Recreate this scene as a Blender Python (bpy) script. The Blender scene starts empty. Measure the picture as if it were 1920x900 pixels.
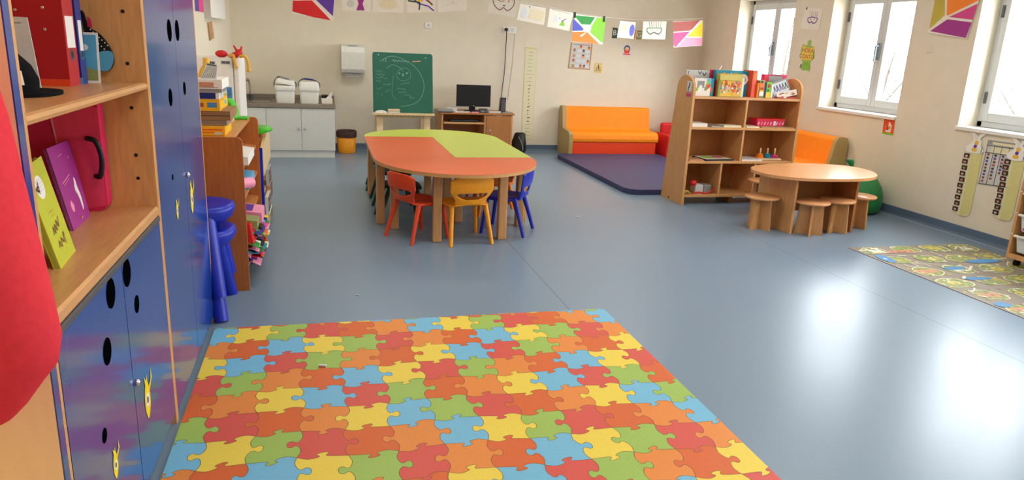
import bpy, math, random
from mathutils import Vector, Matrix
random.seed(7)
S = bpy.context.scene
COL = S.collection
# ------------------------------------------------------------------ camera, world, light, exposure
FPX, YAW, PIT, ROL, HC = 1352.8, .26256, .26399, .04486, 1.45
_f = Vector((math.sin(YAW)*math.cos(PIT), math.cos(YAW)*math.cos(PIT), -math.sin(PIT)))
_r = Vector((math.cos(YAW), -math.sin(YAW), 0)); _u = _r.cross(_f)
_c, _s = math.cos(ROL), math.sin(ROL)
CR, CU = _r*_c+_u*_s, _u*_c-_r*_s
cam = bpy.data.cameras.new('camera'); camo = bpy.data.objects.new('camera', cam); COL.objects.link(camo)
cam.sensor_width = 36; cam.lens = FPX*36/1920; cam.clip_start = .02; cam.clip_end = 200
camo.matrix_world = Matrix(((CR.x, CU.x, -_f.x, 0), (CR.y, CU.y, -_f.y, 0), (CR.z, CU.z, -_f.z, HC), (0, 0, 0, 1)))
S.camera = camo
w = bpy.data.worlds.new('overcast'); S.world = w; w.use_nodes = True
bg = w.node_tree.nodes['Background']; bg.inputs[0].default_value = (.93, .96, 1, 1); bg.inputs[1].default_value = 21.0
S.view_settings.view_transform = 'Standard'; S.view_settings.look = 'None'
S.view_settings.gamma = 1; S.view_settings.use_curve_mapping = False
S.view_settings.exposure = 0.10
S.cycles.max_bounces = 10; S.cycles.diffuse_bounces = 6; S.cycles.transparent_max_bounces = 12
S.cycles.sample_clamp_indirect = 6
def area(name, loc, rot, sx, sy, power=0, portal=False, col=(1, .97, .92)):
    l = bpy.data.lights.new(name, 'AREA'); l.shape = 'RECTANGLE'; l.size = sx; l.size_y = sy
    l.energy = power; l.color = col
    if portal: l.cycles.is_portal = True
    o = bpy.data.objects.new(name, l); COL.objects.link(o); o.location = loc; o.rotation_euler = rot
    return o
WINS = [(7.77, 8.99), (5.93, 7.10), (4.0, 5.2), (2.1, 3.3), (.2, 1.4)]  # last window is out of view, added to let more light into the foreground
WZ0, WZ1 = .925, 2.15
for a, b in WINS:
    area('window_portal', (5.74, (a+b)/2, (WZ0+WZ1)/2), (0, math.pi/2, 0), WZ1-WZ0, b-a, portal=True)
CEIL_W = 20
for x, y in ((.6, 1.2), (.6, 4.4), (.6, 7.8), (3.4, 1.2), (3.4, 4.4), (3.4, 7.8)):
    area('added_ceiling_fill', (x, y, 2.66), (0, 0, 0), 1.2, .3, CEIL_W, col=(1, .97, .90))  # unseen fill lights, added because the near floor was too dark
# pixel -> point on a plane of the room (measuring helper, 1920x900 frame)
def _ray(x, y): return CR*((x-960)/FPX) - CU*((y-450)/FPX) + _f
C0 = Vector((0, 0, HC))
def PZ(x, y, z=0): d = _ray(x, y); return C0+d*((z-HC)/d.z)
def PY(x, y, Y): d = _ray(x, y); return C0+d*(Y/d.y)
def PX(x, y, X): d = _ray(x, y); return C0+d*(X/d.x)
# ------------------------------------------------------------------ materials
def lin(c):
    return tuple((v/12.92 if v <= .04045 else ((v+.055)/1.055)**2.4) for v in [q/255 for q in c])
MATS = {}
def mat(name, rgb, rough=.5, spec=.4, metal=0, noise=.06, scale=30, bump=0, coat=0, stretch=None):
    m = bpy.data.materials.new(name); m.use_nodes = True; nt = m.node_tree; b = nt.nodes['Principled BSDF']
    c = lin(rgb); b.inputs['Roughness'].default_value = rough; b.inputs['Specular IOR Level'].default_value = spec
    b.inputs['Metallic'].default_value = metal; b.inputs['Coat Weight'].default_value = coat
    b.inputs['Coat Roughness'].default_value = .08
    tc = nt.nodes.new('ShaderNodeTexCoord'); n = nt.nodes.new('ShaderNodeTexNoise'); n.inputs['Scale'].default_value = scale
    n.inputs['Detail'].default_value = 4
    src = tc.outputs['Object']
    if stretch:
        mp = nt.nodes.new('ShaderNodeMapping'); mp.inputs['Scale'].default_value = stretch
        nt.links.new(src, mp.inputs['Vector']); src = mp.outputs['Vector']
    nt.links.new(src, n.inputs['Vector'])
    r = nt.nodes.new('ShaderNodeValToRGB')
    r.color_ramp.elements[0].position = .3; r.color_ramp.elements[1].position = .7
    r.color_ramp.elements[0].color = tuple(min(1, v*(1-noise)) for v in c)+(1,)
    r.color_ramp.elements[1].color = tuple(min(1, v*(1+noise)) for v in c)+(1,)
    nt.links.new(n.outputs['Fac'], r.inputs['Fac']); nt.links.new(r.outputs['Color'], b.inputs['Base Color'])
    if bump:
        bp = nt.nodes.new('ShaderNodeBump'); bp.inputs['Strength'].default_value = bump; bp.inputs['Distance'].default_value = .004
        nt.links.new(n.outputs['Fac'], bp.inputs['Height']); nt.links.new(bp.outputs['Normal'], b.inputs['Normal'])
    MATS[name] = m
    return m
mat('wall', (228, 219, 199), .85, .2, noise=.02, scale=8, bump=.08)
mat('ceiling', (238, 236, 230), .9, .1, noise=.01)
mat('sillwhite', (238, 236, 232), .5, .4, noise=.02)
mat('alu', (206, 210, 211), .4, .5, noise=.015)
mat('base', (92, 112, 134), .4, .4, noise=.08, scale=300)
mat('baseline', (140, 156, 172), .4, .4)
WOODS = dict(beech=(208, 154, 98), beech_dark=(178, 118, 66), beech_pale=(226, 196, 150), shelfwood=(180, 104, 48), rackwood=(204, 150, 96))
for k, v in WOODS.items():
    mat(k, v, .38, .4, noise=.11, scale=6, stretch=(14, 14, 1.6))
mat('beech_x', WOODS['beech'], .32, .45, noise=.09, scale=6, stretch=(1.6, 14, 14))
mat('beech_y', WOODS['beech'], .32, .45, noise=.09, scale=6, stretch=(14, 1.6, 14))
mat('shelfwood_y', (200, 132, 76), .32, .45, noise=.09, scale=6, stretch=(14, 1.6, 14))
mat('tablewood', (214, 152, 102), .25, .5, noise=.06, scale=5, stretch=(1.6, 14, 14))
for k, v in dict(red=(214, 30, 34), coatred=(236, 32, 48), darkred=(150, 10, 20), binderred=(176, 22, 30), magenta=(214, 34, 88), orange=(240, 128, 24), sofaorange=(250, 134, 14),
        sofared=(226, 62, 18), chairred=(228, 74, 34), chairyel=(246, 158, 24), chairblue=(28, 44, 170), chairgreen=(22, 66, 52), chairdred=(190, 28, 34),
        tableorange=(222, 98, 46), lime=(196, 208, 84), blue=(22, 60, 140), deepblue=(26, 44, 128), stoolblue=(22, 44, 176), sky=(88, 170, 214),
        yellow=(240, 200, 20), gold=(228, 180, 70), boxyel=(240, 176, 28), green=(30, 140, 50), lgreen=(126, 196, 40), toygreen=(70, 186, 40), beangreen=(28, 122, 60),
        pink=(226, 60, 140), lpink=(238, 150, 180), brown=(164, 70, 60), purple=(96, 50, 160), violet=(160, 44, 136), white=(238, 236, 230), paper=(236, 230, 218),
        cream=(230, 220, 186), grey=(150, 150, 148), lgrey=(206, 206, 202), dgrey=(80, 80, 84), black=(16, 16, 18), ink=(50, 44, 52), board=(28, 96, 76), chalk=(200, 214, 206),
        mat_blue=(56, 60, 100), sofabeige=(176, 150, 96), cardbrown=(150, 112, 76), cardgrey=(150, 134, 120), brownline=(120, 60, 50), chartyel=(214, 208, 140),
        chartpale=(226, 220, 182), counter=(136, 124, 110), cabwhite=(214, 214, 208), tan=(180, 140, 96), teal=(30, 140, 160), dkgreen=(40, 70, 44), bagbrown=(70, 44, 38),
        signyellow=(236, 196, 84), dragongreen=(150, 186, 84), roadgreen=(110, 126, 70), roadgrey=(146, 134, 120), mapgreen=(142, 152, 90), mapyellow=(206, 188, 100), mapblue=(78, 140, 190), mappink=(204, 140, 112), mapwhite=(226, 222, 210), leafgreen=(188, 192, 44), bluepurple=(70, 80, 190),
        pieceline=(120, 92, 50), hotpink=(206, 60, 130), fishyellow=(240, 214, 20), khaki=(190, 170, 60), skin=(226, 180, 150), leaf=(50, 54, 46), bark=(58, 52, 46), handlegrey=(112, 120, 126), chalkdim=(128, 168, 148)).items():
    mat(k, v, .5, .4, noise=.03)
for k in ('chairred', 'chairyel', 'chairblue', 'chairgreen', 'chairdred', 'stoolblue', 'toygreen'):
    MATS[k].node_tree.nodes['Principled BSDF'].inputs['Roughness'].default_value = .35
for k in ('tableorange', 'lime'):
    MATS[k].node_tree.nodes['Principled BSDF'].inputs['Roughness'].default_value = .33
mat('lockerblue', (26, 66, 146), .16, .5, noise=.03, coat=.3)
mat('coatcloth', (218, 58, 70), .95, .1, noise=.06, scale=60, bump=.15)
mat('sofafab', (251, 142, 18), .6, .3, noise=.04, scale=12, bump=.1)
mat('hole', (6, 6, 7), 1, 0); mat('capcloth', (18, 18, 20), .95, .1); mat('palebeech', (250, 222, 176), .5, .3, noise=.03, scale=5, stretch=(10, 10, 1.5)); mat('casepink', (232, 66, 104), .3, .5)
mat('steel', (190, 188, 184), .25, .5, metal=1, noise=.03)
mat('chrome', (220, 220, 220), .12, .5, metal=1, noise=.01)
mat('screen', (22, 18, 22), .3, .5, noise=.02)
mat('frost', (214, 220, 226), .35, .5, noise=.02)
mat('pmR', (214, 86, 74), .5, .35, noise=.06, scale=200); mat('pmD', (216, 102, 44), .5, .35, noise=.06, scale=200)
mat('pmO', (228, 138, 60), .5, .35, noise=.06, scale=200); mat('pmB', (118, 186, 218), .5, .35, noise=.06, scale=200)
mat('pmY', (236, 208, 76), .5, .35, noise=.06, scale=200); mat('pmG', (158, 190, 88), .5, .35, noise=.06, scale=200)
def floor_mat():
    m = mat('floorvinyl', (120, 141, 160), .24, .5, noise=.09, scale=260); nt = m.node_tree; b = nt.nodes['Principled BSDF']
    tc = nt.nodes.new('ShaderNodeTexCoord'); sp = nt.nodes.new('ShaderNodeSeparateXYZ'); nt.links.new(tc.outputs['Object'], sp.inputs[0])
    def mth(op, a, v):
        n = nt.nodes.new('ShaderNodeMath'); n.operation = op; nt.links.new(a, n.inputs[0]); n.inputs[1].default_value = v; return n.outputs[0]
    a = mth('ADD', sp.outputs['X'], 5.9525); a = mth('MODULO', a, 2.085); a = mth('SUBTRACT', a, 1.0425); a = mth('ABSOLUTE', a, 0); a = mth('LESS_THAN', a, .0028)
    mx = nt.nodes.new('ShaderNodeMixRGB'); mx.inputs[2].default_value = lin((52, 60, 70))+(1,)
    old = b.inputs['Base Color'].links[0].from_socket
    n2 = nt.nodes.new('ShaderNodeTexNoise'); n2.inputs['Scale'].default_value = 1.3; nt.links.new(tc.outputs['Object'], n2.inputs['Vector'])
    mr = nt.nodes.new('ShaderNodeMapRange'); nt.links.new(n2.outputs['Fac'], mr.inputs[0]); mr.inputs[3].default_value = .28; mr.inputs[4].default_value = .36
    nt.links.new(mr.outputs[0], b.inputs['Roughness'])
    f = mth('MULTIPLY', a, .7); nt.links.new(f, mx.inputs[0]); nt.links.new(old, mx.inputs[1]); nt.links.new(mx.outputs[0], b.inputs['Base Color'])
floor_mat()
def glass_mat():
    m = bpy.data.materials.new('glass'); m.use_nodes = True; nt = m.node_tree; nt.nodes.remove(nt.nodes['Principled BSDF'])
    t = nt.nodes.new('ShaderNodeBsdfTransparent'); t.inputs[0].default_value = (.97, .98, .98, 1); g = nt.nodes.new('ShaderNodeBsdfGlossy'); g.inputs['Roughness'].default_value = .02
    fr = nt.nodes.new('ShaderNodeFresnel'); fr.inputs[0].default_value = 1.3; ge = nt.nodes.new('ShaderNodeNewGeometry'); sb = nt.nodes.new('ShaderNodeMath'); sb.operation = 'SUBTRACT'; sb.use_clamp = True; nt.links.new(fr.outputs[0], sb.inputs[0]); nt.links.new(ge.outputs['Backfacing'], sb.inputs[1]); mx = nt.nodes.new('ShaderNodeMixShader')
    nt.links.new(sb.outputs[0], mx.inputs[0]); nt.links.new(t.outputs[0], mx.inputs[1]); nt.links.new(g.outputs[0], mx.inputs[2])
    nt.links.new(mx.outputs[0], nt.nodes['Material Output'].inputs[0]); MATS['glass'] = m
glass_mat()
# ------------------------------------------------------------------ mesh builder
def V(*a): return Vector(a)
class MB:
    def __init__(s): s.v, s.f, s.m, s.sm, s.names = [], [], [], [], []
    def mi(s, m):
        if m not in s.names: s.names.append(m)
        return s.names.index(m)
    def add(s, vs, fs, m, smooth=False):
        o = len(s.v); s.v += [tuple(q) for q in vs]; k = s.mi(m)
        for f in fs: s.f.append([i+o for i in f]); s.m.append(k); s.sm.append(smooth)
        return s
    def box(s, x0, x1, y0, y1, z0, z1, m):
        vs = [(x, y, z) for z in (z0, z1) for y in (y0, y1) for x in (x0, x1)]
        return s.add(vs, [(0, 2, 3, 1), (4, 5, 7, 6), (0, 1, 5, 4), (2, 6, 7, 3), (0, 4, 6, 2), (1, 3, 7, 5)], m)
    def hexa(s, b, t, m):   # bottom ring, top ring (same winding, counter-clockwise seen from above)
        n = len(b); return s.add(list(b)+list(t), [tuple(range(n))[::-1], tuple(range(n, 2*n))]+[(i, (i+1) % n, n+(i+1) % n, n+i) for i in range(n)], m)
    def prism(s, pts, ax, a, b, m, smooth=False, capm=None):
        def P(p, h):
            return {'x': (h, p[0], p[1]), 'y': (p[0], h, p[1]), 'z': (p[0], p[1], h)}[ax]
        n = len(pts); vs = [P(p, a) for p in pts]+[P(p, b) for p in pts]
        s.add(vs, [tuple(range(n))[::-1], tuple(range(n, 2*n))], capm or m)
        return s.add(vs, [(i, (i+1) % n, n+(i+1) % n, n+i) for i in range(n)], m, smooth)
    def tube(s, pts, r, m, seg=8, caps=True):
        pts = [Vector(p) for p in pts]; rs = r if isinstance(r, (list, tuple)) else [r]*len(pts)
        d0 = (pts[1]-pts[0]).normalized(); a = d0.orthogonal().normalized(); vs, fs = [], []
        for i, p in enumerate(pts):
            d = ((pts[i+1] if i < len(pts)-1 else p)-(pts[i-1] if i else p)).normalized()
            a = (a-d*a.dot(d)).normalized(); b = d.cross(a)
            for k in range(seg):
                t = 2*math.pi*k/seg; vs.append(p+(a*math.cos(t)+b*math.sin(t))*rs[i])
        for i in range(len(pts)-1):
            for k in range(seg):
                fs.append((i*seg+k, i*seg+(k+1) % seg, (i+1)*seg+(k+1) % seg, (i+1)*seg+k))
        s.add(vs, fs, m, True)
        if caps:
            n = len(pts); s.add(vs[:seg], [tuple(range(seg))[::-1]], m); s.add(vs[-seg:], [tuple(range(seg))], m)
        return s
    def lathe(s, prof, c, m, seg=24, smooth=True, sx=1, sy=1):
        vs, fs = [], []; n = len(prof)
        for k in range(seg):
            t = 2*math.pi*k/seg
            for r, z in prof: vs.append((c[0]+r*math.cos(t)*sx, c[1]+r*math.sin(t)*sy, c[2]+z))
        for k in range(seg):
            k2 = (k+1) % seg
            for i in range(n-1): fs.append((k*n+i, k2*n+i, k2*n+i+1, k*n+i+1))
        s.add(vs, fs, m, smooth)
        for i, rev in ((0, True), (n-1, False)):
            if prof[i][0] > 1e-4:
                ring = [vs[k*n+i] for k in range(seg)]; s.add(ring, [tuple(range(seg))[::-1] if rev else tuple(range(seg))], m)
        return s
    def ball(s, c, r, m, seg=14, rings=9):
        r = r if isinstance(r, (tuple, list)) else (r, r, r); vs, fs = [], []
        for i in range(rings+1):
            ph = math.pi*i/rings
            for k in range(seg):
                t = 2*math.pi*k/seg; vs.append((c[0]+r[0]*math.sin(ph)*math.cos(t), c[1]+r[1]*math.sin(ph)*math.sin(t), c[2]-r[2]*math.cos(ph)))
        for i in range(rings):
            for k in range(seg): fs.append((i*seg+k, i*seg+(k+1) % seg, (i+1)*seg+(k+1) % seg, (i+1)*seg+k))
        return s.add(vs, fs, m, True)
    def loft(s, rings, m, caps=True, smooth=True):
        n = len(rings[0]); vs = [p for r in rings for p in r]; fs = []
        for i in range(len(rings)-1):
            for k in range(n): fs.append((i*n+k, i*n+(k+1) % n, (i+1)*n+(k+1) % n, (i+1)*n+k))
        s.add(vs, fs, m, smooth)
        if caps: s.add(rings[0], [tuple(range(n))[::-1]], m, smooth); s.add(rings[-1], [tuple(range(n))], m, smooth)
        return s
    def bar(s, a, b, w, h, m, up=(0, 0, 1)):
        a, b = Vector(a), Vector(b); d = (b-a).normalized(); u = Vector(up); x = d.cross(u).normalized(); u = x.cross(d)
        vs = [p+x*i*w/2+u*j*h/2 for p in (a, b) for i, j in ((-1, -1), (1, -1), (1, 1), (-1, 1))]
        return s.add(vs, [(0, 1, 2, 3), (7, 6, 5, 4), (0, 4, 5, 1), (1, 5, 6, 2), (2, 6, 7, 3), (3, 7, 4, 0)], m)
    def xf(s, M):
        s.v = [tuple(M @ Vector(q)) for q in s.v]; return s
    def build(s, name, parent=None, label=None, cat=None, group=None, kind=None, bev=0, sub=0, world=True, solid=0, seg=2):
        me = bpy.data.meshes.new(name); me.from_pydata(s.v, [], s.f)
        for n in s.names: me.materials.append(MATS[n])
        me.polygons.foreach_set('material_index', s.m); me.polygons.foreach_set('use_smooth', s.sm)
        o = bpy.data.objects.new(name, me); COL.objects.link(o)
        if parent:
            o.parent = parent; rt = parent
            while rt.parent: rt = rt.parent
            if world: me.transform((Matrix.Translation(rt.location) @ rt.rotation_euler.to_matrix().to_4x4()).inverted())
        elif kind != 'structure':
            xs, ys, zs = zip(*s.v); c = Vector(((min(xs)+max(xs))/2, (min(ys)+max(ys))/2, min(zs)))
            me.transform(Matrix.Translation(-c)); o.location = c
        me.update()
        if solid:
            md = o.modifiers.new('solid', 'SOLIDIFY'); md.thickness = solid; md.offset = 0
        if bev:
            md = o.modifiers.new('bevel', 'BEVEL'); md.width = bev; md.segments = seg; md.limit_method = 'ANGLE'; md.angle_limit = .6
        if sub:
            md = o.modifiers.new('sub', 'SUBSURF'); md.levels = sub; md.render_levels = sub
        tag(o, label, cat, group, kind)
        return o
def tag(o, label=None, cat=None, group=None, kind=None):
    if label: o['label'] = label
    if cat: o['category'] = cat
    if group: o['group'] = group
    if kind: o['kind'] = kind
def thing(name, label, cat, loc=(0, 0, 0), rz=0, group=None):
    o = bpy.data.objects.new(name, None); COL.objects.link(o); o.empty_display_size = .1
    o.location = loc; o.rotation_euler = (0, 0, rz); tag(o, label, cat, group); return o
def dup(root, loc, rz, label=None, group=None):
    def cp(o, par):
        c = o.copy(); COL.objects.link(c); c.parent = par
        for ch in list(o.children): cp(ch, c)
        return c
    r = cp(root, None); r.location = loc; r.rotation_euler = (0, 0, rz); tag(r, label, None, group); return r
def recolor(root, mp):
    for o in [root]+list(root.children_recursive):
        if o.type == 'MESH':
            o.data = o.data.copy()
            for i, m in enumerate(o.data.materials):
                if m.name in mp: o.data.materials[i] = MATS[mp[m.name]]
def rrect(x0, x1, y0, y1, r, n=5):
    r = r if isinstance(r, (tuple, list)) else (r,)*4; out = []
    for k, (cx, cy, a0) in enumerate(((x0+r[0], y0+r[0], math.pi), (x1-r[1], y0+r[1], 1.5*math.pi), (x1-r[2], y1-r[2], 0), (x0+r[3], y1-r[3], .5*math.pi))):
        for i in range(n+1):
            t = a0+i*math.pi/2/n
            out.append((cx+r[k]*math.cos(t), cy+r[k]*math.sin(t)))
            if r[k] == 0: break
    return out
def ell(cx, cy, rx, ry, n=20, a0=0): return [(cx+rx*math.cos(a0+2*math.pi*i/n), cy+ry*math.sin(a0+2*math.pi*i/n)) for i in range(n)]
def spline(pts, n=8, closed=True):
    out = []; N = len(pts); P = [Vector(p) for p in pts]
    for i in range(N if closed else N-1):
        p0, p1, p2, p3 = (P[(i-1) % N], P[i], P[(i+1) % N], P[(i+2) % N]) if closed else (P[max(i-1, 0)], P[i], P[i+1], P[min(i+2, N-1)])
        for k in range(n):
            t = k/n; out.append(.5*((2*p1)+(p2-p0)*t+(2*p0-5*p1+4*p2-p3)*t*t+(3*p1-p0-3*p2+p3)*t**3))
    if not closed: out.append(P[-1])
    return [tuple(q) for q in out]
_txt = {}
def text2d(t):
    if t not in _txt:
        cu = bpy.data.curves.new('t', 'FONT'); cu.body = t; cu.align_x = 'CENTER'; cu.align_y = 'CENTER'; cu.resolution_u = 3
        o = bpy.data.objects.new('t', cu); COL.objects.link(o); dg = bpy.context.evaluated_depsgraph_get(); dg.update()
        me = bpy.data.meshes.new_from_object(o.evaluated_get(dg))
        _txt[t] = ([(q.co.x, q.co.y) for q in me.vertices], [tuple(p.vertices) for p in me.polygons])
        bpy.data.objects.remove(o); bpy.data.curves.remove(cu); bpy.data.meshes.remove(me)
    return _txt[t]
# flat printed thing: quad of world corners (top-left, top-right, bottom-right, bottom-left) with drawn shapes in 0..1 u (right), v (up)
def art(mb, q, items, base=None, th=.0015, eps=.0008, back=True, outline=None):
    tl, tr, br, bl = [Vector(p) for p in q]
    n = (tr-tl).cross(bl-tl).normalized()*-1
    if n.length < .5: n = Vector((0, -1, 0))
    def P(u, v, h): return bl*(1-u)*(1-v)+br*u*(1-v)+tl*(1-u)*v+tr*u*v+n*h
    if base:
        o = outline or [(0, 0), (1, 0), (1, 1), (0, 1)]
        N = len(o); vs = [P(u, v, 0) for u, v in o]+[P(u, v, -th) for u, v in o]
        mb.add(vs, [tuple(range(N)), tuple(range(N, 2*N))[::-1]]+[((i+1) % N, i, N+i, N+(i+1) % N) for i in range(N)], base)
    W = (tr-tl).length; H = (tl-bl).length
    for k, it in enumerate(items):
        h = eps*(1+.25*k); t = it[0]
        if t == 'p': vs = [P(u, v, h) for u, v in it[1]]; mb.add(vs, [tuple(range(len(vs)))], it[2])
        elif t == 'e': vs = [P(u, v, h) for u, v in ell(*it[1])]; mb.add(vs, [tuple(range(len(vs)))], it[2])
        elif t == 'r': x0, x1, y0, y1 = it[1]; mb.add([P(x0, y0, h), P(x1, y0, h), P(x1, y1, h), P(x0, y1, h)], [(0, 1, 2, 3)], it[2])
        elif t == 'l':
            pts = it[1]; wd = it[3]
            for a, b in zip(pts[:-1], pts[1:]):
                dx, dy = (b[0]-a[0])*W, (b[1]-a[1])*H; L = math.hypot(dx, dy) or 1; ox, oy = -dy/L*wd/2/W, dx/L*wd/2/H
                mb.add([P(a[0]-ox, a[1]-oy, h), P(b[0]-ox, b[1]-oy, h), P(b[0]+ox, b[1]+oy, h), P(a[0]+ox, a[1]+oy, h)], [(0, 1, 2, 3)], it[2])
        elif t == 't':
            vs, fs = text2d(it[1]); cx, cy, sz = it[3]
            mb.add([P(cx+x*sz/W, cy+y*sz/H, h) for x, y in vs], fs, it[2])
    return mb
def quadY(x0, x1, z0, z1, Y): return [(x0, Y, z1), (x1, Y, z1), (x1, Y, z0), (x0, Y, z0)]
def quadX(y0, y1, z0, z1, X): return [(X, y1, z1), (X, y0, z1), (X, y0, z0), (X, y1, z0)]      # faces -X
def quadXp(y0, y1, z0, z1, X): return [(X, y0, z1), (X, y1, z1), (X, y1, z0), (X, y0, z0)]    # faces +X
def scribble(n, x0, x1, y0, y1, m, w=.004, seed=1):
    r = random.Random(seed); out = []
    for i in range(n):
        x, y = r.uniform(x0, x1), r.uniform(y0, y1); pts = [(x, y)]
        for k in range(4): x += r.uniform(-.06, .08); y += r.uniform(-.06, .06); pts.append((x, y))
        out.append(('l', pts, m, w))
    return out
# ------------------------------------------------------------------ room shell
XL, XR, YB, YF, ZC = -1.07, 5.40, 9.86, -1.5, 2.7
def structure(name, mb, **k): return mb.build(name, kind='structure', **k)
structure('floor', MB().box(XL-.1, XR+.3, YF-.1, YB+.1, -.1, 0, 'floorvinyl'))
structure('ceiling', MB().box(XL-.1, XR+.3, YF-.1, YB+.1, ZC, ZC+.1, 'ceiling'))
structure('wall_back', MB().box(XL-.1, XR+.3, YB, YB+.1, 0, ZC, 'wall'))
structure('wall_left', MB().box(XL-.1, XL, YF, YB, 0, ZC, 'wall'))
mb = MB()
mb.box(XL-.1, XR+.3, YF-.1, YF, 0, ZC, 'wall')
structure('wall_front', mb)
mb = MB(); ys = [YF]+[v for p in sorted(WINS) for v in p]+[YB]
for i in range(0, len(ys), 2): mb.box(XR, XR+.3, ys[i], ys[i+1], 0, ZC, 'wall')
for a, b in WINS: mb.box(XR, XR+.3, a, b, 0, WZ0-.02, 'wall'); mb.box(XR, XR+.3, a, b, WZ1, ZC, 'wall')
structure('wall_right', mb)
def baseboard(name, pts_fn, L0, L1):
    prof = [(0, 0), (.035, 0), (.018, .014), (.012, .03), (.012, .088), (0, .09)]; mb = MB(); n = len(prof)
    vs = [pts_fn(L0, *p) for p in prof]+[pts_fn(L1, *p) for p in prof]
    mb.add(vs, [(i, (i+1) % n, n+(i+1) % n, n+i) for i in range(n)]+[tuple(range(n)), tuple(range(n, 2*n))], 'base')
    p2 = [(.037, .0006), (.030, .006)]
    mb.add([pts_fn(L, *p) for L in (L0, L1) for p in p2], [(0, 1, 3, 2)], 'baseline')
    structure(name, mb)
baseboard('baseboard_right', lambda L, d, z: (XR-d, L, z), YF, YB)
baseboard('baseboard_back', lambda L, d, z: (L, YB-d, z), XL, XR)
baseboard('baseboard_left', lambda L, d, z: (XL+d, L, z), 3.8, YB)
# windows: frame, two sashes with panes and handle, stone sill
for i, (a, b) in enumerate(WINS):
    mb = MB(); x0, x1 = XR+.2, XR+.27; m = (a+b)/2; z0, z1 = WZ0+.01, WZ1
    f = .05
    for q in ((a, a+f, z0, z1), (b-f, b, z0, z1), (a, b, z0, z0+f), (a, b, z1-f, z1)): mb.box(x0, x1, q[0], q[1], q[2], q[3], 'alu')
    fr = structure(f'window_{i+1}', mb, bev=.004)
    def part(nm, mb2, **k): return mb2.build(nm, parent=fr, **k)
    for (s0, s1) in ((a+f, m), (m, b-f)):
        mb2 = MB(); g = .062; sx0, sx1 = x0-.018, x1-.01
        for q in ((s0, s0+g, z0+f, z1-f), (s1-g, s1, z0+f, z1-f), (s0+g, s1-g, z0+f, z0+f+.075), (s0+g, s1-g, z1-f-.075, z1-f)):
            mb2.box(sx0, sx1, q[0]+.001, q[1]-.001, q[2], q[3], 'alu')
        sa = part('sash', mb2, bev=.005)
        MB().box(x0+.02, x0+.026, s0+g, s1-g, z0+f+.075, z1-f-.075, 'glass').build('pane', parent=sa)
        hy = s1-.004 if s1 > m+.01 else s0+.004
        for hz in (z0+.25, z1-.25): MB().box(sx0-.012, sx0+.004, hy-.012, hy+.012, hz-.05, hz+.05, 'dgrey').build('hinge', parent=sa, bev=.003)
    hb = MB().box(x0-.034, x0-.018, m-.018, m+.018, 1.46, 1.63, 'handlegrey').tube([(x0-.03, m, 1.6), (x0-.065, m, 1.6), (x0-.07, m-.004, 1.585), (x0-.07, m-.004, 1.45)], .011, 'handlegrey')
    part('handle', hb)
    structure(f'trim_{i+1}', MB().box(XR-.025, XR+.3, a-.005, b+.005, WZ0-.022, WZ0+.008, 'sillwhite'), bev=.003)
# pale shrubs outside the windows
structure('ground', MB().box(5.7, 30, -20, 30, -.3, -.1, 'lgrey'))
for k, (y, h, lb) in enumerate(((11.9, 2.15, 'washed-out tree seen through the farthest window beside the bookcase'), (9.35, 1.6, 'washed-out shrub seen through the middle window'), (6.85, 1.55, 'washed-out shrub seen through the right-hand window'))):
    r = random.Random(k); t = thing('tree', lb, 'tree', (8.2, y, -.1))
    MB().tube([(8.2, y, -.1), (8.22, y+.05, h*.6), (8.2, y-.1, h)], [.05, .035, .01], 'bark').tube([(8.21, y, h*.4), (8.1, y+.5, h*.8)], [.025, .008], 'bark').tube([(8.21, y, h*.5), (8.3, y-.5, h*.9)], [.025, .008], 'bark').build('trunk', t)
    mb = MB()
    for j in range(170):
        a, q = r.uniform(0, 6.28), math.sqrt(r.random())*.8; c = V(8.2+q*math.cos(a)*.6, y+q*math.sin(a), h*r.uniform(.55, 1.08)); d = V(r.gauss(0, 1), r.gauss(0, 1), r.gauss(0, .6)).normalized(); e = d.orthogonal().normalized()
        mb.add([c, c+d*.05+e*.02, c+d*.1, c+d*.05-e*.02], [(0, 1, 2, 3)], 'leaf')
    mb.build('foliage', t, kind='stuff')
# ------------------------------------------------------------------ locker row along the left wall
LX = -.565                                  # front plane of the lockers
def oval(mb, y, z, r): art(mb, quadXp(y-r, y+r, z-r, z+r, LX), [('e', (.5, .5, .5, .5, 22), 'hole')])  # flat black disc: the shade inside a round hole, painted on the door
def fish(mb, y, z, s):
    q = quadXp(y-s*.5, y+s*.5, z-s*.47, z+s*.47, LX+.0004)
    art(mb, q, [('p', spline([(.42, .0), (.62, .2), (.66, .45), (.58, .72), (.45, .82), (.3, .72), (.22, .45), (.26, .2)], 4), 'fishyellow'),
                ('p', [(.35, .75), (.3, 1.0), (.43, .86), (.5, .98), (.52, .78)], 'fishyellow'), ('p', [(.6, .5), (.9, .72), (.86, 1.0), (.8, .74), (.62, .66)], 'fishyellow'),
                ('e', (.43, .42, .13, .16), 'white'), ('e', (.43, .42, .06, .08), 'black')])
def door(par, y0, y1, z0, z1, deco, knob=None):
    d = MB().box(LX-.02, LX, y0, y1, z0, z1, 'lockerblue'); deco(d); d = d.build('door', par)
    if knob: MB().lathe([(.0, 0), (.011, 0), (.011, .006), (.0085, .012), (.0, .014)], (0, 0, 0), 'chrome', 14).xf(Matrix.Translation((LX, knob[0], knob[1])) @ Matrix.Rotation(math.pi/2, 4, 'Y')).build('knob', d)
XB = XL+.015
t = thing('storage_cabinet', 'tall cabinet with open beech shelves above a pair of blue doors with round holes', 'cabinet', ((LX+XB)/2, 2.16, 0))
MB().box(XB, LX, 1.61, 1.63, 0, 2.0, 'beech').build('side_panel', t, bev=.002)
mb = MB().box(XB, LX, 2.70, 2.72, 0, 2.0, 'beech')
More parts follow.
